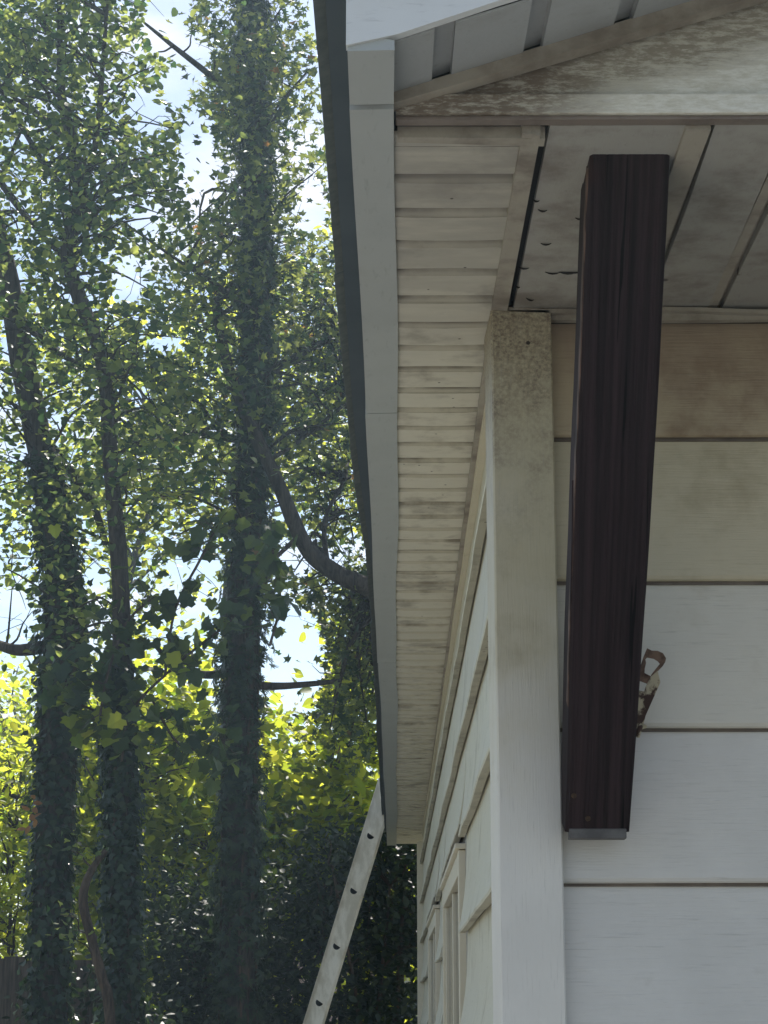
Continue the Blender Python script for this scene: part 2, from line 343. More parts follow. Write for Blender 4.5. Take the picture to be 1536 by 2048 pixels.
# fascia: metal wrapped board, three lengths and the return piece under the rake
def fascia_piece(ya, yb, jog):
    n = max(3, int((yb - ya) / 0.12)); rings = []
    for i in range(n + 1):
        yy = ya + (yb - ya) * i / n
        wob = 0.0022 * math.sin(yy * 2.1 + 0.5) + 0.0016 * math.sin(yy * 5.3)
        xo = -0.0445 + sk(yy) * 0.7 + jog + 0.5 * wob; xi = 0.0055 + sk(yy) + wob; zb = Z + 0.957 + 0.001 * math.sin(yy * 3.1)
        rings.append([(xo, yy, zb), (xi, yy, zb + 0.001), (xi, yy, zb + 0.012), (xi - 0.02, yy, zb + 0.016), (xi - 0.02, yy, Z + 1.034), (xo, yy, Z + 1.034)])
    o = loft('fascia', rings, M['fascia'], house); return o
fascia_piece(1.846, 1.970, 0.0005)
box('fascia_gap', -0.043, 0.0, 1.969, 1.984, Z + 0.966, Z + 1.03, M['void'], house, 0)
for a, b, jg in ((1.983, 3.10, 0), (3.104, 5.45, -0.0015), (5.454, Y_END, 0.0005)): fascia_piece(a, b, jg)
# eave soffit boards
def soffit_board_mesh(x0, x1, wd, sag):
    p = [(0.0, 0.0), (wd * 0.73, 0.0), (wd * 0.80, 0.011), (wd * 0.95, 0.012), (wd * 0.985, 0.0)]
    nx = 4; v = []; f = []
    for i in range(nx + 1):
        t = i / nx; x = x0 + (x1 - x0) * t
        for (yy, zz) in p: v.append((x, yy, zz - sag * math.sin(PI * t)))
        for (yy, zz) in reversed(p): v.append((x, yy, zz + 0.003))
    m_ = 2 * len(p)
    for i in range(nx):
        for j in range(m_):
            k = (j + 1) % m_; f.append((i * m_ + j, i * m_ + k, (i + 1) * m_ + k, (i + 1) * m_ + j))
    f.append(tuple(range(m_))); f.append(tuple(nx * m_ + j for j in range(m_ - 1, -1, -1)))
    me = bpy.data.meshes.new('soffit_board'); me.from_pydata(v, [], f); me.materials.append(M['soffit']); me.update()
    bm = bmesh.new(); bm.from_mesh(me); bmesh.ops.recalc_face_normals(bm, faces=bm.faces); bm.to_mesh(me); bm.free(); return me
sms = [soffit_board_mesh(-0.012, 0.155, 0.1016, s) for s in (0.0, 0.001, 0.002, -0.0008)]
box('soffit_board', -0.012, 0.155, 2.0585, 2.0905, Z + 0.9637, Z + 0.968, M['soffit'], house, 0)
yy = 2.0916; k = 0
while yy < Y_END - 0.1:
    o = link('soffit_board', sms[k % 4] if k else sms[0]); o.location = (sk(yy), yy, Z + 0.9635 + random.uniform(-0.0008, 0.0008)); o.rotation_euler = (random.uniform(-0.004, 0.004), 0, random.uniform(-0.004, 0.004))
    adopt(o, house); yy += 0.1016 + (0.0018 if k % 3 == 2 else 0.0); k += 1
box('soffit_backing', 0.004, 0.165, 2.04, Y_END - 0.01, Z + 0.978, Z + 0.984, M['void'], house, 0)
# trim along the inner side of the soffit (front part, in front of the wall) and the near end
o = loft('soffit_trim', [[(0.1455, 2.045, Z + 0.958), (0.166, 2.045, Z + 0.956), (0.166, 2.045, Z + 0.975), (0.1455, 2.045, Z + 0.975)], [(0.1385, 2.62, Z + 0.959), (0.161, 2.62, Z + 0.958), (0.161, 2.62, Z + 0.975), (0.1385, 2.62, Z + 0.975)]], M['trim'], house)
loft('soffit_trim', [[(0.006, 2.056, Z + 0.9588), (0.006, 2.070, Z + 0.9588), (0.006, 2.070, Z + 0.972), (0.006, 2.056, Z + 0.972)], [(0.172, 2.056, Z + 0.9565), (0.172, 2.076, Z + 0.9565), (0.172, 2.076, Z + 0.972), (0.172, 2.056, Z + 0.972)]], M['trim'], house)
# porch ceiling boards running front to back
def ceil_board(x0, x1, z, mat=None, y0=2.04, y1=WY + 0.01):
    nn = 8; rings = []
    for i in range(nn + 1):
        yy = y0 + (y1 - y0) * i / nn; s = 0.0015 * math.sin(yy * 7 + x0 * 20)
        rings.append([(x0 + 0.001 * math.sin(yy * 9), yy, z + s), (x1, yy, z + s), (x1, yy, z + s + 0.01), (x0, yy, z + s + 0.01)])
    return loft('ceiling_board', rings, mat or M['ceiling'], house)
def slanted(name, xa0, xa1, xb0, xb1, z, zt, mat):
    return loft(name, [[(xa0, 2.042, z), (xa1, 2.042, z), (xa1, 2.042, zt), (xa0, 2.042, zt)], [(xb0, WY - 0.012, z), (xb1, WY - 0.012, z), (xb1, WY - 0.012, zt), (xb0, WY - 0.012, zt)]], mat, house)
box('ceiling_backing', 0.30, 6.0, 2.04, WY + 0.01, Z + 0.979, Z + 0.984, M['trim'], house, 0); box('ceiling_backing', 0.168, 0.299, 2.04, WY + 0.01, Z + 0.985, Z + 0.992, M['void'], house, 0)  # brown backing colour makes the ceiling gaps look shadowed
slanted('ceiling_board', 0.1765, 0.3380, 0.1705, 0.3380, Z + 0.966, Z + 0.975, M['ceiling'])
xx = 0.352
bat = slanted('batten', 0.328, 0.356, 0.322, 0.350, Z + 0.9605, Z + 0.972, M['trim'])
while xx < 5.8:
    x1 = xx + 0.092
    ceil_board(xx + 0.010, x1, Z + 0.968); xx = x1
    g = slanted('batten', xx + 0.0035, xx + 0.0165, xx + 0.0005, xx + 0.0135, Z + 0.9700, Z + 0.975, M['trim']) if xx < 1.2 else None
    xx += 0.012
# peeling paint flakes on the first ceiling board
gf = Geo()
for (px, py, ln, an) in [(1105, 545, 0.010, 0.1), (1150, 543, 0.02, -0.1), (1135, 545, 0.012, 0.15), (1047, 535, 0.008, 0.3), (1035, 572, 0.006, 0.9), (1092, 487, 0.007, 0), (1072, 400, 0.005, 0.5), (1085, 420, 0.006, 0.2), (1060, 598, 0.007, 0.6), (1160, 436, 0.006, 0.0)]:
    d = at(px, py, 2.4) - Vector((0, 0, EYE)); P = d * (0.9655 / d.z); P.z += EYE
    c, s = math.cos(an), math.sin(an); pts = []
    for i in range(5):
        t = i / 4 - 0.5; pts.append(P + Vector((c * ln * t * 2, s * ln * t * 2, -0.0022 * (1 - 4 * t * t) + 0.0002)))
    gf.tube(pts, [0.0004, 0.0011, 0.0014, 0.001, 0.0003], 5)
gf.build('paint_flake', M['void'], house)['kind'] = 'stuff'

# front wall siding, 8 inch courses
def front_board(zb, zt, x0, x1, mat):
    nn = 40; rings = []
    for i in range(nn + 1):
        x = x0 + (x1 - x0) * (i / nn) ** 1.6
        w1 = 0.0012 * noise.noise(Vector((x * 3, zb * 9, 0))); zb_ = zb + 0.0012 * noise.noise(Vector((x * 2.3, zb * 5, 4)))
        yb = WY - 0.002 + w1
        sec = [(yb + 0.0185, zb_ + 0.010), (yb + 0.0125, zb_ + 0.008), (yb + 0.0115, zb_ - 0.001), (yb + 0.007, zb_ - 0.0025), (yb + 0.0025, zb_ - 0.0005), (yb - 0.0002, zb_ + 0.004), (yb, zb_ + 0.011)]
        for t in (0.3, 0.6, 0.85): sec.append((yb + 0.0145 * t ** 1.2, zb_ + 0.010 + (zt - zb_ - 0.010) * t))
        sec += [(WY + 0.013, zt + 0.004), (WY + 0.019, zt + 0.004), (WY + 0.019, zb_ + 0.012)]
        rings.append([(x, a, b) for a, b in sec])
    return loft('siding_board', rings, mat, house, smooth=False)
zs = [0.95, 0.786, 0.581, 0.379, 0.174]
while zs[-1] > -1.35: zs.append(zs[-1] - 0.2035)
for i in range(len(zs) - 1):
    o = front_board(Z + zs[i + 1], Z + zs[i], 0.215, 6.15, SID[min(i, 3)])
    box('lap_shade_strip', 0.224, 6.1, WY + 0.0085, WY + 0.0125, Z + zs[i + 1] - 0.0065, Z + zs[i + 1] + 0.004, M['lap_shade'], house, 0)  # dark strip added to draw the shadow line under each lap
    if i == 0: part(o, 'brown stained siding board right under the porch ceiling')
# sagging trim pieces where wall meets ceiling
for (za, zb, xa, xb, yy, hh) in ((0.9525, 0.950, 0.165, 1.2, WY - 0.011, 0.011), (0.9605, 0.9575, 0.163, 0.60, WY - 0.022, 0.006)):
    rings = []
    for i in range(9):
        t = i / 8; x = xa + (xb - xa) * t; z = Z + za + (zb - za) * t - 0.002 * math.sin(t * 9)
        rings.append([(x, yy, z), (x, yy + 0.012, z), (x, yy + 0.012, z + hh), (x, yy, z + hh)])
    loft('wall_trim', rings, M['trim'], house)
# corner board: front leaf and side leaf
def corner():
    rings = []
    for i in range(25):
        t = i / 24; z = Z + 0.962 - t * 2.5
        e = 0.0006 * noise.noise(Vector((3, z * 6, 0)))
        xl, xr, yf = 0.1378 + e, 0.2228 + e * 0.6, WY - 0.022
        rings.append([(xl + 0.003, yf, z), (xr - 0.002, yf, z), (xr, yf + 0.002, z), (xr, WY + 0.012, z), (0.162, WY + 0.012, z), (0.162, WY + 0.105, z), (xl - 0.003, WY + 0.105, z), (xl - 0.003, WY + 0.100, z), (xl + 0.0005, yf + 0.003, z)])
    return loft('corner_board', rings, M['corner'], house)
corner()
# side wall siding: bowed courses pushed out at their lower edges, interrupted by two windows
WIN = [(4.47, 5.95), (6.95, 8.45)]
def side_board(zb, zt, y0, y1, seed, kick=0.019):
    nn = max(4, int((y1 - y0) / 0.10)); rings = []
    for i in range(nn + 1):
        yy = y0 + (y1 - y0) * i / nn
        w1 = 0.005 * noise.noise(Vector((yy * 1.7, seed * 3.3, 0))) + 0.002 * noise.noise(Vector((yy * 5, seed, 7)))
        zb_ = zb + 0.006 * noise.noise(Vector((yy * 1.4, seed * 2, 9))) + 0.0022 * noise.noise(Vector((yy * 6, seed, 3)))
        xt = 0.160; xo = xt - kick + w1 * 0.8
        sec = [(xo + 0.0195 - w1 * 0.6, zb_ + 0.010), (xo + 0.0165 - w1 * 0.4, zb_ + 0.009), (xo + 0.0150 - w1 * 0.4, zb_ + 0.001), (xo + 0.0012, zb_), (xo - 0.0003, zb_ + 0.004)]
        for t in (0.1, 0.22, 0.38, 0.58, 0.8, 1.0):
            sec.append((xt - (xt - xo) * (1 - t) ** 2.4 + 0.4 * w1 * (1 - t), zb_ + 0.006 + (zt + 0.006 - zb_ - 0.006) * t))
        sec += [(xt + 0.004, zt + 0.006), (xt + 0.004, zb_ + 0.012)]
        rings.append([(a, yy, b) for a, b in sec])
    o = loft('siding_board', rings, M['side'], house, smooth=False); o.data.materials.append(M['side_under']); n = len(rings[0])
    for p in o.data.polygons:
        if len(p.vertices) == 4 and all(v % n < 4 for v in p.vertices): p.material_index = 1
    return o
spans = [(2.757, WIN[0][0] - 0.13), (WIN[0][1] + 0.10, WIN[1][0] - 0.16), (WIN[1][1] + 0.10, WALL_END)]
for i in range(len(zs) - 1):
    zt, zb = Z + zs[i], Z + zs[i + 1]
    if i < 2: side_board(zb, zt, 2.757, WALL_END, i + 1)
    elif i == 2:
        for j, (a, b) in enumerate(spans): side_board(zb, zt, a, b + 0.001, i + j * 0.13 + 1)
        for a, b in WIN: side_board(zb + 0.028, zt, a - 0.129, b + 0.099, i + 5, 0.016)
    elif zs[i + 1] > -0.85:
        for j, (a, b) in enumerate(spans): side_board(zb, zt, a, b, i + j * 0.37 + 1, 0.021)
    else: side_board(zb, zt, 2.757, WALL_END, i + 1)
# band under the soffit at the head of the side wall, in lengths
yy = 2.756
for ln in (1.85, 2.7, 3.31):
    rings = []
    for i in range(13):
        t = i / 12; y_ = yy + (ln - 0.006) * t; zz = Z + 0.930 + 0.004 * noise.noise(Vector((y_ * 1.5, 1, 2))); xo = 0.1465 + sk(y_) * 0.5 + 0.002 * noise.noise(Vector((y_ * 2, 5, 2)))
        rings.append([(xo, y_, zz), (0.165, y_, zz + 0.003), (0.165, y_, Z + 0.9615), (xo + 0.001, y_, Z + 0.9615)])
    loft('frieze_board', rings, M['casing'], house); yy += ln
loft('frieze_board', [[(0.1375, 2.70, Z + 0.951), (0.156, 2.70, Z + 0.951), (0.156, 2.70, Z + 0.9615), (0.1375, 2.70, Z + 0.9615)], [(0.1425 + sk(WALL_END), WALL_END, Z + 0.953), (0.160, WALL_END, Z + 0.953), (0.160, WALL_END, Z + 0.9615), (0.1425 + sk(WALL_END), WALL_END, Z + 0.9615)]], M['trim'], house)
box('corner_board', 0.128, 0.17, WALL_END, WALL_END + 0.09, 0.1, Z + 0.9, M['casing'], house)
box('end_wall', 0.17, 6.2, WALL_END + 0.002, WALL_END + 0.02, 0.0, Z + 0.96, M['siding'], house, 0)
box('side_wall', 6.232, 6.25, WY, WALL_END, 0.0, Z + 0.96, M['side'], house, 0)
# windows on the side wall
for (a, b) in WIN:
    top, bot = Z + 0.362, Z - 0.72
    box('window_gap_trim', 0.1615, 0.1655, a - 0.16, a - 0.001, bot, top + 0.02, M['trim'], house, 0); fr = box('window', 0.146, 0.166, a, a + 0.055, bot, top, M['casing'], house, 0.002)
    box('frame', 0.1455, 0.166, b - 0.055, b, bot, top, M['casing'], fr, 0.002)
    box('frame', 0.147, 0.166, a + 0.056, b - 0.056, top - 0.05, top, M['casing'], fr, 0.002)
    box('sill', 0.125, 0.166, a - 0.02, b + 0.02, bot - 0.03, bot - 0.001, M['casing'], fr, 0.003)
    box('drip_cap', 0.138, 0.166, a - 0.01, b + 0.01, top + 0.002, top + 0.014, M['casing'], fr, 0.002)
    m_ = (a + b) / 2
    for (c, d_) in ((a + 0.057, a + 0.085), (m_ - 0.02, m_ + 0.02), (b - 0.085, b - 0.057)):
        box('sash', 0.1535, 0.165, c, d_, bot + 0.002, top - 0.052, M['casing'], fr, 0.0015)
    box('sash', 0.154, 0.165, a + 0.086, m_ - 0.021, bot + 0.45, bot + 0.49, M['casing'], fr, 0.0015)
    box('sash', 0.154, 0.165, m_ + 0.021, b - 0.086, bot + 0.45, bot + 0.49, M['casing'], fr, 0.0015)
    box('pane', 0.161, 0.164, a + 0.086, m_ - 0.021, bot + 0.002, top - 0.052, M['glass'], fr, 0)
    box('pane', 0.161, 0.164, m_ + 0.021, b - 0.086, bot + 0.002, top - 0.052, M['glass'], fr, 0)

# gable pediment over the porch
GY = 2.025
def gable():
    fz = lambda x: Z + 0.9735 + 0.318 * x
    # courses of the pediment, bottom band then siding courses cut by the rake
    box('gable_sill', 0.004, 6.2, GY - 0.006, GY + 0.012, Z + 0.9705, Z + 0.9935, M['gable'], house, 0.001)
    box('gable_sill', 0.004, 6.2, GY + 0.000, GY + 0.016, Z + 0.9655, Z + 0.970, M['under'], house, 0.001)  # sill underside in a darker brown than the face
    zb = Z + 0.9945; c = 0
    while zb < fz(3.2) - 0.01:
        ztp = min(zb + 0.2035, fz(3.2))
        xa = max((zb - Z - 0.9735) / 0.318 - 0.03, 0.0); xt = max((ztp - Z - 0.9735) / 0.318 - 0.03, 0.0)
        pts = [(xa, zb), (6.4 - xa, zb), (6.4 - xt, ztp), (xt, ztp)]
        bk = 0.0; tp = 0.010
        rings = [[(x, GY + 0.009 + (tp if z_ > zb else bk), z_) for x, z_ in pts], [(x, GY + 0.032, z_) for x, z_ in pts]]
        loft('siding_board', rings, M['gable'], house); zb = ztp + 0.001; c += 1
    for s in (0, 1):
        fx = (lambda x: x) if s == 0 else (lambda x: 6.4 - x)
        # frieze under the rake soffit
        rings = []
        for i in range(15):
            x = -0.012 + 3.21 * (i / 14) ** 1.5; lo = Z + 0.9735 + 0.318 * x; hi = Z + 0.9915 + 0.333 * x; wv = 0.0008 * noise.noise(Vector((x * 9, 2, 2)))
            rings.append([(fx(x), GY - 0.020 + wv, lo + 0.002 + wv), (fx(x), GY - 0.002, lo), (fx(x), GY - 0.002, hi), (fx(x), GY - 0.016 + wv, hi)])
        loft('frieze_board', rings, M['frieze'], house)
        # rake board
        rb = lambda x: Z + float(np.interp(x, [-0.047, 0.006, 0.11, 0.4, 3.2], [0.961, 0.9735, 1.011, 1.107, 2.035]))
        rings = [[(fx(x), 1.842, rb(x)), (fx(x), 1.855, rb(x) + 0.0005), (fx(x), 1.858, rb(x) + 0.006), (fx(x), 1.858, Z + 1.075 + 0.335 * x), (fx(x), 1.842, Z + 1.075 + 0.335 * x)] for x in (-0.047, 0.006, 0.11, 0.4, 1.0, 3.2)]
        loft('rake_board', rings, M['rake'], house)
        # rake soffit boards, across the overhang
        x = -0.036; k = 0
        while x < (3.1 if s == 0 else 1.5):
            wd = 0.1016; zz = lambda q: Z + 0.9805 + 0.333 * q
            prof = [(0, 0), (0.080, 0), (0.0805, 0.011), (0.1005, 0.012), (0.101, 0)]
            r0 = [(fx(x + a), 1.859, zz(x + a) - 0.008 + b) for a, b in prof] + [(fx(x + a), 1.859, zz(x + a) - 0.005 + b) for a, b in reversed(prof)]
            r1 = [(fx(x + a), GY + 0.004, zz(x + a) + 0.012 + b) for a, b in prof] + [(fx(x + a), GY + 0.004, zz(x + a) + 0.015 + b) for a, b in reversed(prof)]
            loft('soffit_board', [r0, r1], M['rake_soffit'], house); x += wd; k += 1
gable()

# dark wooden brace from wall to the porch ceiling
def brace():
    # outer face from wall foot to ceiling
    y0, z0 = 2.585, 0.232; y1, z1 = 2.118, 0.966
    d = Vector((0, y1 - y0, z1 - z0)); L = d.length; d.normalize(); nrm = Vector((0, d.z, -d.y)) * -1   # towards the camera and down
    nrm = Vector((0, -d.z, d.y))
    if nrm.y > 0: nrm = -nrm
    TH = 0.086; rings = []
    for i in range(21):
        t = i / 20; p = Vector((0, y0, Z + z0)) + d * (L * t)
        xl = 0.2225 + 0.006 * t + 0.0012 * noise.noise(Vector((t * 5, 0, 0))) - 0.002 * math.sin(t * PI); xr = 0.3055 + 0.0155 * t + 0.0035 * math.sin(t * PI) + 0.0012 * noise.noise(Vector((t * 5, 3, 0)))
        b = 0.0035; q = -nrm
        def P(x, o): 
            v = p + q * o
            if i == 0: v = Vector((0, y0 + o * 0.55, Z + z0 + o * 0.20))
            if i == 20: v = v + d * ((Z + 0.9675 - v.z) / d.z)
            return (x, v.y, v.z)
        # shallow grain ridges on the outer face
        sec = [P(xl, b)]
        m_ = 64
        for j in range(m_ + 1):
            u = j / m_; x = xl + b + (xr - xl - 2 * b) * u
            sec.append(P(x, 0.0009 * max(0.0, noise.noise(Vector((u * 19 + 0.15 * math.sin(t * 4), t * 0.8, 1)))) + 0.0005 * noise.noise(Vector((u * 60, t * 2, 5)))))
        sec += [P(xr, b), P(xr, TH), P(xl, TH)]
        rings.append(sec)
    o = loft('brace', rings, M['wood'], house); part(o, 'dark brown stained wooden brace slanting from wall to porch ceiling')
    # lighter weathered left arris
    rr = []
    for i in range(13):
        t = 0.2 + 0.78 * i / 12; p = Vector((0, y0, Z + z0)) + d * (L * t); q = -nrm
        xl = 0.2225 + 0.006 * t + 0.0012 * noise.noise(Vector((t * 5, 0, 0))) - 0.002 * math.sin(t * PI)
        wv = 0.002 + 0.002 * noise.noise(Vector((t * 9, 1, 1)))
        a = p + q * 0.004; bb = p + q * (0.018 + wv * 3)
        rr.append([(xl - 0.0012, a.y, a.z), (xl - 0.0012, bb.y, bb.z), (xl + 0.002, bb.y, bb.z), (xl + 0.002, a.y, a.z)])
    loft('worn_edge', rr, M['wood_edge'], o)
    # splinter lifting off the left side
    sp = []
    for i, t in enumerate((0.30, 0.40, 0.5, 0.545)):
        p = Vector((0, y0, Z + z0)) + d * (L * t); q = -nrm; xl = 0.2225 + 0.006 * t - 0.002 * math.sin(t * PI)
        off = 0.001 + 0.004 * i / 3 ; wd = 0.012 * (1 - i / 3.4)
        a = p + q * 0.004; bb = p + q * (0.004 + wd)
        sp.append([(xl - off, a.y, a.z), (xl - off, bb.y, bb.z), (xl - off + 0.002, bb.y, bb.z), (xl - off + 0.002, a.y, a.z)])
    loft('splinter', sp, M['wood'], o)
    # metal strip on the lower end
    box('end_strip', 0.2275, 0.3015, y0 - 0.0035, y0 + 0.02, Z + z0 - 0.0085, Z + z0 + 0.0045, M['zinc'], o, 0.0015)
    for px, py, tt in ((1148, 1590, 0), (1176, 1637, 0)):
        # screw heads set into the outer face
        f = Geo(); best = None
        for k in range(400):
            t = k / 399; p = Vector((0, y0, Z + z0)) + d * (L * t); c = at(px, py, p.y)
            if best is None or abs(c.z - p.z) < best[0]: best = (abs(c.z - p.z), c, p)
        c = best[1]; c = Vector((c.x, best[2].y, best[2].z))
        f.tube([c - nrm * 0.003, c + nrm * 0.0012, c + nrm * 0.0016], [0.0036, 0.0036, 0.0026], 12)
        f.build('screw', M['brass'], o, False)
brace()

# rusty bent bracket hanging on the wall behind the brace
def rusty():
    YB = 2.578
    t = thing('rusty_bracket', 'small rusty bent metal bracket with flaking cream paint, hooked on the siding behind the brace', 'bracket', tuple(at(1285, 1400, YB)))
    s = 9.75; P = lambda x, y: (1250 + x / s, 1280 + y / s)
    def plate(name, loop, hole_pairs, yo, th, bend):
        pass
    # strips of the bracket as closed polygons (photograph outline), each with real thickness
    pieces = [
        ('hook', [(430, 165), (520, 212), (640, 218), (740, 262), (800, 360), (785, 430), (735, 510), (640, 610), (520, 720), (505, 690), (590, 580), (680, 470), (640, 420), (560, 370), (430, 345), (395, 380), (410, 450), (385, 560), (380, 650), (505, 715), (440, 860), (280, 800), (280, 610), (310, 480), (360, 330)], 0.0, 0.004),
        ('strap', [(510, 715), (640, 600), (655, 690), (692, 825), (560, 1120), (400, 1480), (360, 1650), (250, 1890), (200, 1880), (200, 1300), (240, 1250), (240, 985), (370, 1010), (395, 930), (430, 850)], -0.002, 0.004)]
    for nm, loop, yo, bend in pieces:
        bm = bmesh.new(); vs_ = []
        for (x, y) in loop:
            a = at(*P(x, y), YB + yo + 0.012 * (y - 900) / 1000 * 0.5 + bend * math.sin(x / 180.0)); vs_.append(bm.verts.new(a))
        es = [bm.edges.new((vs_[i], vs_[(i + 1) % len(vs_)])) for i in range(len(vs_))]
        bmesh.ops.triangle_fill(bm, edges=es, use_beauty=True)
        bmesh.ops.recalc_face_normals(bm, faces=bm.faces)
        r = bmesh.ops.extrude_face_region(bm, geom=list(bm.faces))
        bmesh.ops.translate(bm, verts=[g for g in r['geom'] if isinstance(g, bmesh.types.BMVert)], vec=(0.0005, 0.003, 0.001))
        bmesh.ops.recalc_face_normals(bm, faces=bm.faces)
        me = bpy.data.meshes.new(nm); bm.to_mesh(me); bm.free(); me.materials.append(M['rust2' if nm == 'hook' else 'rust']); link(nm, me, t)
    pts, rd = smooth_path([at(*P(245, 1890), YB - 0.004), at(*P(290, 1720), YB - 0.006), at(*P(400, 1690), YB + 0.03), at(*P(330, 1640), YB + 0.06)], [0.003, 0.0035, 0.002, 0.0015], 4)
    g = Geo(); g.tube(pts, rd, 8); g.build('hook', M['rust'], t)
rusty()

# ------------------------------------------------------------------ ladder
def ladder():
    YL = 10.8; a = Vector((-0.123, YL, Z + 0.949)); b = Vector((-0.394, YL, Z + 0.071)); d = (a - b).normalized()      # up the ladder
    n_ = Vector((d.z, 0, -d.x)); L0 = b + d * (-(b.z) / d.z); total = 2.98; sp = 0.3048
    first = (b - L0).length % sp
    L = thing('ladder', 'aluminium extension ladder leaning on the far end of the eave', 'ladder', tuple(L0))
    HW = 0.044
    def dshape(r, m_=14):
        pts = [(-r, r * 0.62), (r, r * 0.62)]
        for i in range(m_ + 1):
            an = -PI * i / m_; pts.append((r * math.cos(an), r * 0.45 + r * 1.05 * math.sin(an)))
        return pts[::-1] if False else pts
    D = dshape(0.0235)
    for side, yw in ((0, YL), (1, YL + 0.40)):
        sg = -1 if side == 0 else 1
        g = Geo(); P = lambda u, s_, y: L0 + d * s_ + n_ * u + Vector((0, y - YL, 0))
        cells = []; s0 = 0.0; rs = []
        k = 0
        while first + k * sp < total - 0.05: rs.append(first + k * sp); k += 1
        edges = [0.0] + [(rs[i] + rs[i + 1]) / 2 for i in range(len(rs) - 1)] + [total]
        for i, r in enumerate(rs):
            lo, hi = edges[i] - r, edges[i + 1] - r
            lean = math.atan2(d.x, d.z); cr, sr = math.cos(lean), math.sin(lean)
            inn = [(u * cr + s_ * sr, -u * sr + s_ * cr) for u, s_ in D]; out = [(-HW, hi), (HW, hi), (HW, lo), (-HW, lo)]
            bm = bmesh.new(); es = []
            for lp in (inn, out):
                vv = [bm.verts.new(P(u, r + s_, yw)) for u, s_ in lp]; es += [bm.edges.new((vv[q], vv[(q + 1) % len(vv)])) for q in range(len(vv))]
            bmesh.ops.triangle_fill(bm, edges=es, use_beauty=True); bm.verts.index_update()
            g.add([q.co.copy() for q in bm.verts], [tuple(q.index for q in fc.verts) for fc in bm.faces]); bm.free()
        # flanges
        for e in (-1, 1):
            for (u0, u1, ya, yb) in ((e * HW, e * (HW + 0.004), yw - (0.012 if e < 0 else 0.005), yw + 0.026),):
                v = []
                for s_ in (0, total):
                    v += [P(u0, s_, ya), P(u1, s_, ya), P(u1, s_, yb), P(u0, s_, yb)]
                g.add(v, [(0, 1, 2, 3), (7, 6, 5, 4), (0, 4, 5, 1), (1, 5, 6, 2), (2, 6, 7, 3), (3, 7, 4, 0)])
        g.build('rail', M['ladder'], L, False)
        if side == 0: RS = rs
    for r in RS:
        lean = math.atan2(d.x, d.z); cr, sr = math.cos(lean), math.sin(lean)
        ring = lambda k_, y: [L0 + d * (r + (-u * sr + s_ * cr) * k_) + n_ * ((u * cr + s_ * sr) * k_) + Vector((0, y, 0)) for u, s_ in D]
        o = loft('rung', [ring(0.97, 0.40), ring(0.97, 0.001), ring(0.85, 0.001), ring(0.85, 0.06)], M['ladder'], L, caps=False)
        me = o.data; me.materials.append(M['ladder_in']); m_ = len(D)
        for p in me.polygons:
            if p.index >= 2 * m_: p.material_index = 1
        v = ring(0.86, 0.058); mesh_obj('rung_dark_end', v, [tuple(range(len(v)))], M['ladder_in'], o)  # black face across the open tube, standing in for its dark interior
    box('foot', L0.x - 0.05, L0.x + 0.05, YL - 0.02, YL + 0.03, 0.0, 0.03, M['cable'], L, 0.004); box('foot', L0.x - 0.05, L0.x + 0.05, YL + 0.38, YL + 0.43, 0.0, 0.03, M['cable'], L, 0.004)
ladder()

# ------------------------------------------------------------------ leaves
def fan(outline, fold=0.12, curl=0.10):
    """leaf blade from an outline (x across, y along): centre rib lowered, tip curled down"""
    pts = [(0.0, 0.45)] + outline; v = [(x, y, abs(x) * fold * 1.6 - curl * (y - 0.4) ** 2 * (1 if y > 0.4 else 0.3)) for x, y in pts]
    n = len(outline); return np.array(v, float), [(0, i + 1, (i + 1) % n + 1) for i in range(n)]
def sym(half): return half + [(-x, y) for x, y in reversed(half) if abs(x) > 1e-6]
T_HEART = fan(sym([(0, 0), (0.22, -0.06), (0.42, 0.10), (0.45, 0.35), (0.30, 0.68), (0.0, 1.0)]))
T_OVAL = fan(sym([(0, 0), (0.2, 0.15), (0.3, 0.42), (0.2, 0.75), (0.0, 1.0)]))
T_NARROW = fan(sym([(0, 0), (0.13, 0.25), (0.15, 0.5), (0.0, 1.0)]))
T_MAPLE = fan(sym([(0, 0), (0.40, 0.02), (0.24, 0.24), (0.62, 0.52), (0.22, 0.52), (0.0, 1.0)]), 0.1)
T_GRAPE = fan(sym([(0, 0.08), (0.20, -0.08), (0.46, 0.08), (0.38, 0.26), (0.55, 0.50), (0.34, 0.60), (0.22, 0.82), (0.0, 1.0)]), 0.1, 0.25)
T_IVY = fan(sym([(0, 0), (0.30, 0.0), (0.36, 0.35), (0.16, 0.45), (0.0, 1.0)]), 0.08)
def creeper():
    V = []; Fc = []
    for a in (-1.25, -0.62, 0.0, 0.62, 1.25):
        o = [(0, 0), (0.13, 0.45), (0.08, 0.8), (0, 1.0), (-0.08, 0.8), (-0.13, 0.45)]; b = len(V); L = 1 - 0.15 * abs(a)
        for x, y in o:
            x, y = x * L, y * L; V.append((x * math.cos(a) + y * math.sin(a), y * math.cos(a) - x * math.sin(a), -0.12 * y * y))
        Fc += [(b, b + 1, b + 5), (b + 1, b + 2, b + 4), (b + 1, b + 4, b + 5), (b + 2, b + 3, b + 4)]
    return np.array(V, float), Fc
T_CREEP = creeper()
def rand_basis(n, tilt, nrm=None):
    """normals scattered about nrm (default up), random heading, leaf axis drooping"""
    base = np.tile(np.array([0, 0, 1.0]), (n, 1)) if nrm is None else nrm
    N = base + RNG.normal(0, tilt, (n, 3)); N /= np.linalg.norm(N, axis=1)[:, None]
    A = RNG.normal(0, 1, (n, 3)); A[:, 2] -= 0.5
    A -= (A * N).sum(1)[:, None] * N; A /= np.linalg.norm(A, axis=1)[:, None]
    return np.cross(A, N), A, N
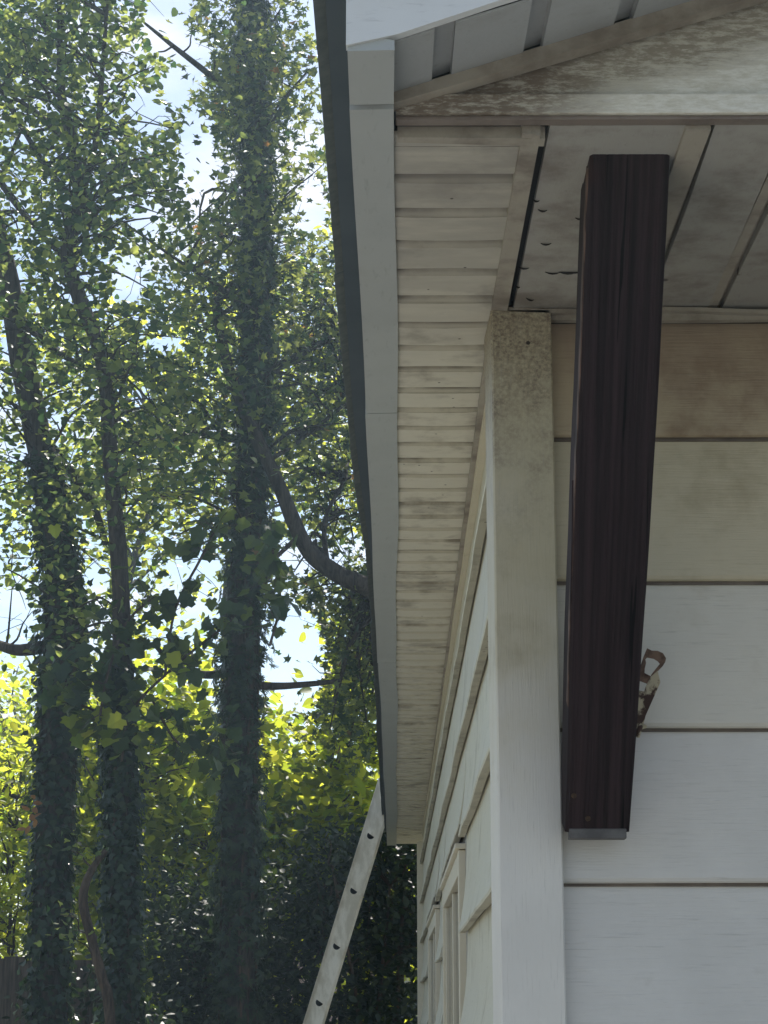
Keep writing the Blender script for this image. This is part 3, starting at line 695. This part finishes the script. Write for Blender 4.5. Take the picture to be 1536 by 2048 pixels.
def leaf_mass(name, tmpl, P, size, mat, parent=None, tilt=0.6, nrm=None, stuff=True):
    V, Fc = tmpl; n = len(P); P = np.asarray(P)
    X, A, N = rand_basis(n, tilt, nrm); s = np.asarray(size).reshape(-1, 1, 1) if hasattr(size, '__len__') else size
    wv = P[:, None, :] + s * (V[None, :, 0, None] * X[:, None, :] + V[None, :, 1, None] * A[:, None, :] + V[None, :, 2, None] * N[:, None, :])
    nv = len(V); Fa = np.array(Fc); fa = (Fa[None] + (np.arange(n) * nv)[:, None, None]).reshape(-1)
    me = bpy.data.meshes.new(name); me.vertices.add(n * nv); me.vertices.foreach_set('co', wv.reshape(-1).astype(np.float32))
    nf = n * len(Fc); me.loops.add(nf * 3); me.loops.foreach_set('vertex_index', fa.astype(np.int32))
    me.polygons.add(nf); me.polygons.foreach_set('loop_start', np.arange(0, nf * 3, 3, dtype=np.int32))
    me.update(calc_edges=True); me.materials.append(mat)
    o = link(name, me, parent)
    if stuff: o['kind'] = 'stuff'
    return o
from mathutils import Matrix
_lm = {}
def single_leaves(tmpl, key, P, size, mat, parent, tilt=0.6, nrm=None):
    """leaves one can pick out: one object each, sharing one mesh"""
    if (key, mat.name) not in _lm:
        me = bpy.data.meshes.new('leaf'); me.from_pydata([tuple(v) for v in tmpl[0]], [], tmpl[1]); me.materials.append(mat); me.update(); _lm[(key, mat.name)] = me
    me = _lm[(key, mat.name)]; X, A, N = rand_basis(len(P), tilt, nrm)
    for i, p in enumerate(P):
        s = size[i] if hasattr(size, '__len__') else size
        m = Matrix(((X[i][0], A[i][0], N[i][0]), (X[i][1], A[i][1], N[i][1]), (X[i][2], A[i][2], N[i][2])))
        o = bpy.data.objects.new('leaf', me); COL.objects.link(o); o.location = tuple(p); o.rotation_euler = m.to_euler(); o.scale = (s, s, s); adopt(o, parent)
# places where the photograph shows open sky between the crowns (centre and half axes, photograph pixels)
GAPS = [(335, 40, 48, 75), (392, 120, 32, 60), (395, 320, 36, 110), (352, 175, 30, 45), (290, 225, 34, 40), (290, 440, 34, 34), (258, 555, 34, 46), (620, 415, 30, 50), (635, 20, 22, 60),
        (590, 1320, 62, 105), (385, 1130, 52, 32), (190, 1165, 24, 45), (30, 1255, 38, 75), (620, 1120, 70, 26), (30, 560, 20, 40), (330, 690, 40, 22), (60, 900, 20, 60), (275, 790, 26, 24), (20, 680, 16, 60), (150, 590, 40, 16), (440, 1385, 26, 50), (560, 1010, 22, 30), (470, 1010, 12, 20)]
def thin(P, keep=0.07):
    x, y = to_px(P); k = np.ones(len(P), bool); r = RNG.random(len(P))
    for cx, cy, rx, ry in GAPS:
        ins = ((x - cx) / rx) ** 2 + ((y - cy) / ry) ** 2 < 1; k &= ~(ins & (r > keep))
    return P[k]
def branchy(wood, anchors, clumps, rbase=0.018, twigs=2):
    """a thin limb from the nearest point of the tree below each leaf clump, with twigs"""
    A = np.array([tuple(a) for a in anchors])
    for c in clumps:
        dd = np.linalg.norm(A - c, axis=1) + np.maximum(0, A[:, 2] - c[2] + 0.1) * 3; j = int(np.argmin(dd)); a = A[j]
        L = np.linalg.norm(c - a); mid = (a + c) / 2 + np.array([RNG.normal(0, 0.06 * L), RNG.normal(0, 0.06 * L), 0.10 * L])
        r0 = min(rbase, 0.005 + 0.011 * L); p, r = smooth_path([a, a * 0.6 + mid * 0.4 + RNG.normal(0, 0.02, 3), mid, c], [r0, r0 * 0.8, r0 * 0.55, r0 * 0.25], 3)
        wood.tube(p, r, 5)
        for _ in range(twigs):
            q = np.array(p[int(len(p) * RNG.uniform(0.4, 0.9))]); e = q + RNG.normal(0, 0.16, 3) + np.array([0, 0, 0.05])
            wood.tube([q, (q + e) / 2 + RNG.normal(0, 0.02, 3), e], [r0 * 0.3, r0 * 0.22, r0 * 0.1], 4)
def clumps_in(boxes, Y0, Y1, gap_free=True):
    """boxes: (px0, py0, px1, py1, n) in photograph pixels, turned into places between distances Y0 and Y1"""
    out = []
    for (x0, y0, x1, y1, n) in boxes:
        for _ in range(n): out.append(tuple(at(RNG.uniform(x0, x1), RNG.uniform(y0, y1), RNG.uniform(Y0, Y1))))
    P = np.array(out); return thin(P, 0.0) if gap_free else P
def spread(C, per, rad, flatten=0.75):
    n = len(C) * per; P = np.repeat(C, per, axis=0) + RNG.normal(0, 1, (n, 3)) * np.array([rad, rad, rad * flatten]); return P
def trunk_path(pxs, Y, k=6):
    pts = []; rad = []
    for q in pxs:
        yy = Y + (q[3] if len(q) > 3 else 0); p = at(q[0], q[1], yy); pts.append(p); rad.append(q[2] / 2 / F_PX * (yy * 0.98))
    # carry on down into the ground
    if pts[0].z > 0.05:
        dn = (pts[0] - pts[1]); dn = dn / abs(dn.z) if dn.z < 0 else Vector((0, 0, -1))
        dn = Vector((dn.x * 0.5, dn.y * 0.5, -1)); pts.insert(0, pts[0] + dn * (pts[0].z + 0.1)); rad.insert(0, rad[0] * 1.25)
    return smooth_path(pts, rad, k)
def near_split(P, n, lo=0, hi=2048):
    """the n leaves nearest the camera among those in view"""
    x, y = to_px(P); ok = (x > 0) & (x < 740) & (y > lo) & (y < hi); idx = np.where(ok)[0]; idx = idx[np.argsort(P[idx, 1])][:n]
    m = np.zeros(len(P), bool); m[idx] = True; return P[m], P[~m]
def make_tree(name, label, trunk, limbs, Y, boxes, Yr, per, rad, tmpl, key, size, mat, bark_m, singles=150, tilt=0.6, group='trees beside the house', extra_boxes=(), rbase=0.018, twigs=2):
    p, r = trunk_path(trunk, Y); base = Vector(p[0]); t = thing(name, label, 'tree', (base.x, base.y, 0), group)
    g = Geo(); g.tube(p, r, 10, 0.25, Y); g.build('trunk', bark_m, t)
    w_ = Geo(); anchors = list(p[len(p) // 4:])
    for lb in limbs:
        lp = [at(q[0], q[1], Y + (q[3] if len(q) > 3 else 0)) for q in lb]; lr = [q[2] / 2 / F_PX * Y for q in lb]
        a, b = smooth_path(lp, lr, 5); lo = Geo(); lo.tube(a, b, 8, 0.2, Y + lb[0][0]); lo.build('limb', bark_m, t); anchors += a[2:]
    C = clumps_in(boxes, *Yr); branchy(w_, anchors, C, rbase, twigs); w_.build('branches', bark_m, t)
    C2 = C
    if extra_boxes: C2 = np.vstack([C, clumps_in(extra_boxes, *Yr, gap_free=False)])
    P = thin(spread(C2, per, rad)); P = P[P[:, 2] > 0.3]
    n1, rest = near_split(P, singles)
    leaf_mass('crown', tmpl, rest, RNG.uniform(0.6, 1.5, len(rest)) * size, mat, t, tilt)
    if len(n1): single_leaves(tmpl, key, n1, RNG.uniform(0.85, 1.25, len(n1)) * size, mat, t, tilt)
    return t, p, r
def ivy(label, p, r, lo_z, hi_z, per_m, tmpl, size, mat, thick=0.05, sprays=0):
    sel = [(Vector(a), b) for a, b in zip(p, r) if lo_z <= a.z <= hi_z]
    t = thing('ivy', label, 'ivy', tuple(sel[0][0]), 'climbers on the trunks')
    P = []; N = []
    for i in range(len(sel) - 1):
        (a, ra), (b, rb) = sel[i], sel[i + 1]; n = int((b - a).length * per_m)
        for _ in range(n):
            u = RNG.random(); an = RNG.uniform(0, 2 * PI); q = a.lerp(b, u); lump = 1 + 0.9 * noise.noise(Vector((q.z * 2.2, math.cos(an), math.sin(an))))
            rr = ra * (1 - u) + rb * u + abs(RNG.normal(0, thick)) * max(lump, 0.15)
            P.append((q.x + rr * math.cos(an), q.y + rr * math.sin(an), q.z)); N.append((math.cos(an), math.sin(an), 0.45))
    leaf_mass('foliage', tmpl, np.array(P), RNG.uniform(0.7, 1.2, len(P)) * size, mat, t, 0.45, np.array(N))
    s = Geo()
    for k in range(5):
        ph = RNG.uniform(0, 2 * PI); pts = []
        for j, (a, ra) in enumerate(sel[::2]):
            an = ph + 0.25 * math.sin(j * 0.7 + k); pts.append(a + Vector((math.cos(an), math.sin(an), 0)) * (ra + 0.006))
        if len(pts) > 2: s.tube(pts, 0.008, 5)
    if s.v: s.build('stem', M['bark2'], t)
    return t

# first tree on the left: leans to the right going down, ivy on its foot
t1, p1, r1 = make_tree('leafy_tree', 'leaning grey tree at far left, thick ivy on its lower trunk', [(98, 2048, 66), (104, 1750, 66), (118, 1450, 74), (128, 1250, 78), (110, 1050, 62), (72, 850, 56), (36, 660, 50), (4, 500, 44), (-60, 260, 36), (-120, 0, 28)],
    [[(72, 850, 26), (130, 930, 20, 0.2), (185, 1010, 18, 0.4), (212, 1090, 14, 0.5)], [(0, 1290, 22, 0.3), (40, 1300, 24, 0.1), (110, 1290, 30)], [(30, 620, 20), (110, 700, 14, -0.3), (180, 740, 10, -0.5)], [(-40, 300, 16), (40, 420, 12, -0.3), (150, 540, 9, -0.6)]],
    12.2, [(-60, 380, 250, 1000, 50), (0, 900, 260, 1300, 26), (-60, 0, 130, 400, 22)], (11.2, 13.4), 62, 0.24, T_HEART, 'heart', 0.043, M['leaf_a'], M['bark'], 150, 0.65, extra_boxes=[(-900, -100, 0, 1300, 36)])
# second tree: thin crooked stem with a fork
t2, p2, r2 = make_tree('leafy_tree', 'slim crooked tree second from left, forking high up, dark ivy column below', [(246, 2048, 56), (244, 1750, 56), (240, 1500, 46), (244, 1300, 40), (238, 1120, 36), (224, 960, 32), (214, 800, 28), (196, 690, 30), (160, 600, 30), (134, 500, 30), (158, 400, 30), (148, 300, 28), (124, 200, 22), (120, 100, 16), (118, -60, 10)],
    [[(160, 400, 18), (190, 290, 14, -0.2), (206, 130, 10, -0.3), (215, -20, 8, -0.4)], [(140, 290, 14), (80, 230, 10, 0.2), (20, 190, 8, 0.3)], [(150, 400, 14), (90, 330, 12, 0.3), (0, 180, 10, 0.4)], [(128, 60, 10), (110, -40, 8, 0.1)]],
    11.2, [(-40, -80, 320, 340, 84), (60, 300, 380, 720, 52), (230, 240, 390, 370, 8), (150, 700, 400, 1000, 26)], (10.5, 12.2), 62, 0.20, T_HEART, 'heart', 0.042, M['leaf_a'], M['bark'], 200, 0.65, extra_boxes=[(-300, -140, 330, -60, 10)])
# third tree: straight thick trunk smothered in creeper
t3, p3, r3 = make_tree('maple_tree', 'tall straight maple in the middle, trunk smothered in creeper to the top', [(478, 2048, 74), (478, 1750, 72), (480, 1450, 70), (486, 1250, 66), (498, 1050, 58), (508, 850, 54), (512, 650, 52), (512, 450, 50), (510, 250, 46), (506, 50, 42), (500, -100, 30), (496, -180, 12)],
    [[(470, 190, 16), (420, 150, 14, -0.2), (350, 95, 10, -0.35), (288, 45, 5, -0.5)], [(346, 92, 5, -0.35), (330, 102, 4, -0.36), (316, 104, 3, -0.37)], [(505, 760, 18), (580, 720, 16, 0.2), (690, 660, 12, 0.4)], [(480, 880, 18), (400, 870, 14, 0.2), (300, 884, 10, 0.3), (160, 880, 8, 0.5)], [(470, 600, 14), (420, 560, 10, -0.2), (370, 530, 7, -0.4), (240, 440, 4, -0.6)], [(470, 1340, 18, 0.1), (410, 1350, 16), (350, 1330, 12), (310, 1290, 9)], [(490, 1370, 18), (570, 1372, 14), (680, 1362, 9, 0.2)]],
    12.8, [(400, -60, 470, 60, 8), (385, 90, 560, 300, 46), (540, -60, 650, 560, 24), (330, 460, 480, 900, 34), (440, 330, 560, 620, 16), (540, 560, 700, 900, 24), (250, 760, 480, 1120, 26), (330, 150, 480, 260, 6)], (11.9, 14.2), 60, 0.20, T_MAPLE, 'maple', 0.052, M['leaf_b'], M['bark'], 200, 0.7, extra_boxes=[(380, -140, 700, -60, 10), (640, -60, 900, 500, 16)])
# fourth: leaning trunk from behind the house
t4, p4, r4 = make_tree('maple_tree', 'bare leaning limb of the tree behind the eave, crossing up towards the middle trunk', [(900, 1260, 52, 0.6), (810, 1205, 46, 0.3), (728, 1172, 40, 0.0), (672, 1148, 37), (622, 1108, 34), (588, 1045, 32), (553, 960, 30), (510, 868, 30, 0.05), (455, 730, 24, 0.2), (430, 600, 16, 0.3)],
    [[(655, 1135, 14), (650, 1040, 10, 0.3), (690, 960, 7, 0.5)], [(600, 1070, 12), (540, 1130, 8, -0.2), (530, 1180, 5, -0.2)], [(540, 920, 12), (600, 880, 10, 0.4), (700, 800, 7, 0.6)]],
    12.5, [(540, 500, 740, 1000, 46), (560, 980, 740, 1110, 14), (600, 1180, 760, 1300, 14), (650, 1160, 770, 1500, 44), (560, 1140, 640, 1220, 5)], (12.9, 14.4), 60, 0.21, T_MAPLE, 'maple', 0.052, M['leaf_b'], M['bark'], 120, 0.7, extra_boxes=[(740, 300, 1100, 1300, 40)])
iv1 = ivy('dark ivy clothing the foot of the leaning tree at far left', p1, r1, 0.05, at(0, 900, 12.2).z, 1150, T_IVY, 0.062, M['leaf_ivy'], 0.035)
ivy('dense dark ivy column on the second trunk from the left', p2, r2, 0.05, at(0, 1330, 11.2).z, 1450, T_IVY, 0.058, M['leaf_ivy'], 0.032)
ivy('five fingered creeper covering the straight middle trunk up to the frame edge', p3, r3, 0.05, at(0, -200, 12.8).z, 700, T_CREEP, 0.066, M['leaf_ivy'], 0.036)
M['leaf_dead'] = leaf_mat('leaf_withered', (0.16, 0.07, 0.025), (0.26, 0.13, 0.05), (0.5, 0.22, 0.06), (0.6, 0.32, 0.1), 0.4)
dl = np.array([tuple(at(66 + RNG.normal(0, 9), 1618 + RNG.normal(0, 22), 11.95)) for _ in range(9)])
single_leaves(T_OVAL, 'dead', dl, 0.06, M['leaf_dead'], iv1, 0.5, np.tile(np.array([0, -0.8, 0.3]), (9, 1)))
# sapling stem in front, lower left
def sapling():
    p, r = trunk_path([(222, 2060, 22), (205, 1960, 20), (184, 1880, 19), (166, 1800, 19), (180, 1745, 16), (212, 1700, 12)], 10.7)
    t = thing('sapling', 'thin crooked brown stem in front of the ivy column at lower left', 'sapling', (p[0].x, p[0].y, 0)); g = Geo(); g.tube(p, r, 9, 0.2, 2); g.build('stem', M['bark2'], t)
    C = np.array([tuple(at(x, y, 10.7 + RNG.uniform(-.2, .3))) for x, y in ((150, 1880), (190, 1900), (170, 1860), (120, 1830), (210, 1700), (140, 1700))]); w_ = Geo(); branchy(w_, p[8:], C, 0.006, 1); w_.build('twig', M['bark2'], t)['kind'] = 'stuff'
    single_leaves(T_IVY, 'ivy', spread(C, 9, 0.07), 0.05, M['leaf_a'], t, 0.7)
sapling()
# grapevine with big leaves hanging between the trunks
def vine():
    t = thing('grapevine', 'grapevine with big lobed leaves, some glowing yellow, hung between the two left trunks', 'vine', tuple(at(235, 1500, 11.0)))
    g = Geo(); paths = [[(240, 1560), (260, 1430), (330, 1350), (400, 1290), (455, 1250)], [(240, 1500), (200, 1430), (150, 1400), (120, 1330)], [(300, 1390), (350, 1480), (400, 1500), (450, 1480)], [(330, 1350), (350, 1220), (400, 1120), (430, 1060)], [(200, 1430), (215, 1350), (250, 1250), (300, 1200)], [(540, 1290), (560, 1200), (545, 1100)]]
    P = []
    for q in paths:
        pts, rd = smooth_path([at(x, y, 11.0 + RNG.uniform(-0.25, 0.35)) for x, y in q], [0.008] * len(q), 5); g.tube(pts, rd, 5); pts = pts[3:]
        for _ in range(58): P.append(np.array(pts[RNG.integers(len(pts))]) + RNG.normal(0, 0.085, 3))
    BR = np.array([tuple(at(x, y, 10.8 + RNG.uniform(-.2, .3))) for (x, y) in [(138, 1432), (150, 1472), (200, 1432), (222, 1450), (245, 1436), (228, 1478), (188, 1462), (210, 1415), (255, 1460), (60, 1010), (108, 1050), (355, 1345), (340, 1330), (300, 975), (345, 985), (540, 1460)]])
    _NP = np.array([v for v in g.v])
    def stalks(Q):
        for q in Q:
            a = _NP[np.argmin(np.linalg.norm(_NP - q, axis=1))]; g.tube([a, (a + q) / 2 + np.array([0, 0, 0.015]), q], [0.0022, 0.0018, 0.0012], 4)
    stalks(BR)
    single_leaves(T_GRAPE, 'grape', BR, RNG.uniform(0.075, 0.12, len(BR)), M['leaf_c'], t, 0.4, np.tile(np.array([0, -0.7, 0.6]), (len(BR), 1)))
    P = np.array(P); P = P[thin_mask(P)]; stalks(P); g.build('stem', M['bark2'], t); nr = np.tile(np.array([0, -0.75, 0.55]), (len(P), 1))
    single_leaves(T_GRAPE, 'grape', P, RNG.uniform(0.07, 0.115, len(P)), M['leaf_big'], t, 0.7, nr[:len(P)])
def thin_mask(P):
    x, y = to_px(P); k = np.ones(len(P), bool)
    for cx, cy, rx, ry in GAPS: k &= ~((((x - cx) / rx) ** 2 + ((y - cy) / ry) ** 2 < 0.7))
    return k
vine()
# sunlit understorey behind the trunks
def bush(name, label, cat, boxes, Yr, per, rad, tmpl, key, size, mat, base, group, singles=0, tilt=0.65, stems=4, stem_from=None, gap=True):
    C = clumps_in(boxes, *Yr, gap_free=gap); Yc = sum(Yr) / 2; b = at(base, 2100, Yc); t = thing(name, label, cat, (b.x, Yc, 0), group)
    anchors = []; s = Geo()
    for k in range(stems):
        e = C[RNG.integers(len(C))]; a = np.array([b.x + RNG.normal(0, 0.15), Yc + RNG.normal(0, 0.15), 0.0])
        p, r = smooth_path([a, a * 0.6 + e * 0.4 + RNG.normal(0, 0.08, 3), e], [0.03, 0.02, 0.007], 6); s.tube(p, r, 6); anchors += p[4:]
    branchy(s, anchors, C[:60], 0.012, 1); s.build('stem', M['bark2'], t)
    P = spread(C, per, rad); P = thin(P, 0.1) if gap else P; P = P[P[:, 2] > 0.05]
    n1, rest = near_split(P, singles)
    leaf_mass('foliage', tmpl, rest, RNG.uniform(0.7, 1.3, len(rest)) * size, mat, t, tilt)
    if singles: single_leaves(tmpl, key, n1, RNG.uniform(0.85, 1.3, len(n1)) * size, mat, t, tilt)
    return t
G5 = 'sunlit bushes behind the trunks'
bush('bush', 'bright sunlit bush between the second and the middle trunk', 'bush', [(250, 1400, 470, 1800, 84), (280, 1480, 440, 2100, 40), (330, 1290, 440, 1400, 12), (190, 1330, 260, 1420, 6)], (14.5, 15.6), 38, 0.24, T_OVAL, 'oval', 0.095, M['leaf_c'], 360, G5, 150)
bush('bush', 'bright yellow green bush left of the ladder top, above the dark hedge', 'bush', [(500, 1480, 640, 1800, 44), (640, 1420, 780, 1800, 44), (520, 1600, 800, 2100, 40), (660, 1290, 770, 1430, 16), (500, 1420, 540, 1480, 4)], (14.5, 15.7), 38, 0.24, T_HEART, 'heart2', 0.090, M['leaf_c'], 620, G5, 150)
bush('bush', 'sunlit light green bush at the left edge above the fence', 'bush', [(-160, 1480, 75, 1900, 90), (-700, 1450, -100, 1950, 60)], (13.8, 16.2), 60, 0.24, T_NARROW, 'narrow', 0.10, M['leaf_c'], 20, G5, 120)
bush('bush', 'yellow green foliage glimpsed between the two ivy trunks on the left', 'bush', [(115, 1430, 235, 1800, 80), (130, 1800, 215, 2080, 20)], (14.2, 16.2), 60, 0.22, T_OVAL, 'oval', 0.085, M['leaf_c'], 175, G5, 120)
# farther trees, pale and small
def far_tree(label, base, Y, boxes, per=110, size=0.11, mat='leaf_c'):
    C = clumps_in(boxes, Y - 2, Y + 2); b = at(base, 2100, Y); t = thing('far_tree', label, 'tree', (b.x, Y, 0), 'trees in the distance')
    g = Geo(); top = C[:, 2].max(); p, r = smooth_path([(b.x, Y, 0), (b.x + 0.3, Y, top * 0.3), (b.x - 0.2, Y, top * 0.6), (b.x + 0.3, Y, top * 0.8)], [0.14, 0.10, 0.06, 0.03], 6); g.tube(p, r, 8, 0.2, 1); branchy(g, p[4:], C[:40], 0.05, 0); g.build('trunk', M['bark'], t)
    P = thin(spread(C, per, 0.5), 0.12); leaf_mass('crown', T_OVAL, P, RNG.uniform(0.7, 1.3, len(P)) * size, M[mat], t, 0.7)
far_tree('pale distant tree at the left edge above the cable', -20, 30, [(-200, 1310, 60, 1560, 30)])
far_tree('distant green tree showing behind the middle of the grove', 250, 24, [(60, 640, 420, 1080, 34), (150, 1080, 330, 1300, 8)])
far_tree('distant golden green tree showing right of the middle trunk', 470, 23, [(470, 560, 720, 1000, 40)])
far_tree('low round distant tree behind the left ivy trunks', 60, 36, [(-150, 1520, 250, 2060, 60)], 110, 0.14)
far_tree('low round distant tree behind the middle trunk', 420, 37, [(250, 1500, 560, 2060, 56)], 110, 0.14)
far_tree('low round distant tree behind the ladder', 700, 35, [(540, 1500, 900, 2060, 60)], 110, 0.14)
# dark evergreen hedge, shaded
G6 = 'dark evergreen shrubs along the boundary'
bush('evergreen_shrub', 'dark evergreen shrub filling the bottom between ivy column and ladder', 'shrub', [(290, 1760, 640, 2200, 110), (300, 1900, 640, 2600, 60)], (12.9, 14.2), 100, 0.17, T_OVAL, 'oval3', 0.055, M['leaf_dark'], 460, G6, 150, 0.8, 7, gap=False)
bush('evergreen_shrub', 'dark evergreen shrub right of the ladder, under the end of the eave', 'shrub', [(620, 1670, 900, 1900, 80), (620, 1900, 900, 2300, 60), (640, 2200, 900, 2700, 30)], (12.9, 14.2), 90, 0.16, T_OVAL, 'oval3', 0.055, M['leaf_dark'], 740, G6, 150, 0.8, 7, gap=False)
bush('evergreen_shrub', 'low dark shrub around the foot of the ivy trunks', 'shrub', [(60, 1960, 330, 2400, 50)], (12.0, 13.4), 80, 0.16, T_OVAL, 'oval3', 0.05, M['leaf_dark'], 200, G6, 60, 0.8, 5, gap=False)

# ------------------------------------------------------------------ fence, cables, neighbours
def fence():
    YF = 13.2; x0 = at(-900, 2000, YF).x; x1 = at(215, 2000, YF).x; top = at(0, 1915, YF).z
    t = thing('wooden_fence', 'weathered grey brown board fence at lower left, behind the ivy trunks', 'fence', ((x0 + x1) / 2, YF, 0))
    v, f = box_data(-0.068, 0.068, -0.009, 0.009, 0, 1); me = bpy.data.meshes.new('board'); me.from_pydata(v, [], f); me.materials.append(M['fence'])
    x = x0; k = 0
    while x < x1:
        o = bpy.data.objects.new('board', me); COL.objects.link(o); o.location = (x, YF + random.uniform(-0.004, 0.004), 0.03); o.scale = (1, 1, top - 0.03 + random.uniform(-0.02, 0.02)); o.rotation_euler = (0, random.uniform(-0.008, 0.008), 0); adopt(o, t); x += 0.143
    for z in (0.35, top - 0.35): box('rail', x0, x1, YF + 0.014, YF + 0.05, z, z + 0.085, M['fence'], t)
    x = x0 + 0.2
    while x < x1: box('post', x, x + 0.09, YF + 0.052, YF + 0.14, 0, top - 0.05, M['fence'], t); x += 2.2
fence()
def cable(label, pa, pb, Y, r, sag):
    a, b = at(*pa, Y), at(*pb, Y + 1.5); g = Geo(); g.tube([a.lerp(b, i / 16) - Vector((0, 0, sag * math.sin(PI * i / 16))) for i in range(17)], r, 6)
    tag(g.build('utility_cable', M['cable']), label, 'cable', 'overhead cables')
cable('thick black overhead cable at the left edge, behind the ivy trunk', (-1500, 1440), (1500, 1560), 24, 0.024, 0.0)
cable('thin overhead wire crossing the sky gap beside the middle trunk', (-1500, 1100), (1500, 1130), 24, 0.005, 0.0)
def neighbour():
    t = thing('neighbour_house', 'pinkish neighbouring house wall glimpsed through the dark shrubs', 'house', (1.0, 29, 0))
    box('wall', -2.2, 4.5, 27, 33, 0, 2.6, M['nbwall'], t, 0)
    o = loft('roof', [[(-2.6, 26.6, 2.6), (-2.6, 33.4, 2.6), (-2.6, 30, 4.2)], [(4.9, 26.6, 2.6), (4.9, 33.4, 2.6), (4.9, 30, 4.2)]], M['nbroof'], t)
    fr = box('window', -0.6, 0.5, 26.95, 26.998, 0.9, 2.1, M['casing'], t, 0.01); box('pane', -0.52, 0.42, 26.93, 26.948, 0.98, 2.02, M['glass'], fr, 0)
neighbour()

# ------------------------------------------------------------------ thin haze volume added as a veil over the trees
def haze():
    v, f = box_data(-95, 95, -95, 95, -1.0, 14.0); m = bpy.data.materials.new('haze'); m.use_nodes = True; t = m.node_tree
    t.nodes.remove(t.nodes['Principled BSDF']); p = t.nodes.new('ShaderNodeVolumePrincipled')
    p.inputs['Color'].default_value = (0.60, 0.82, 1.0, 1); p.inputs['Density'].default_value = 0.0027; p.inputs['Anisotropy'].default_value = 0.45
    t.links.new(p.outputs[0], t.nodes['Material Output'].inputs['Volume'])
    o = mesh_obj('haze', v, f, m); o['kind'] = 'stuff'
haze()
SC.cycles.volume_bounces = 0
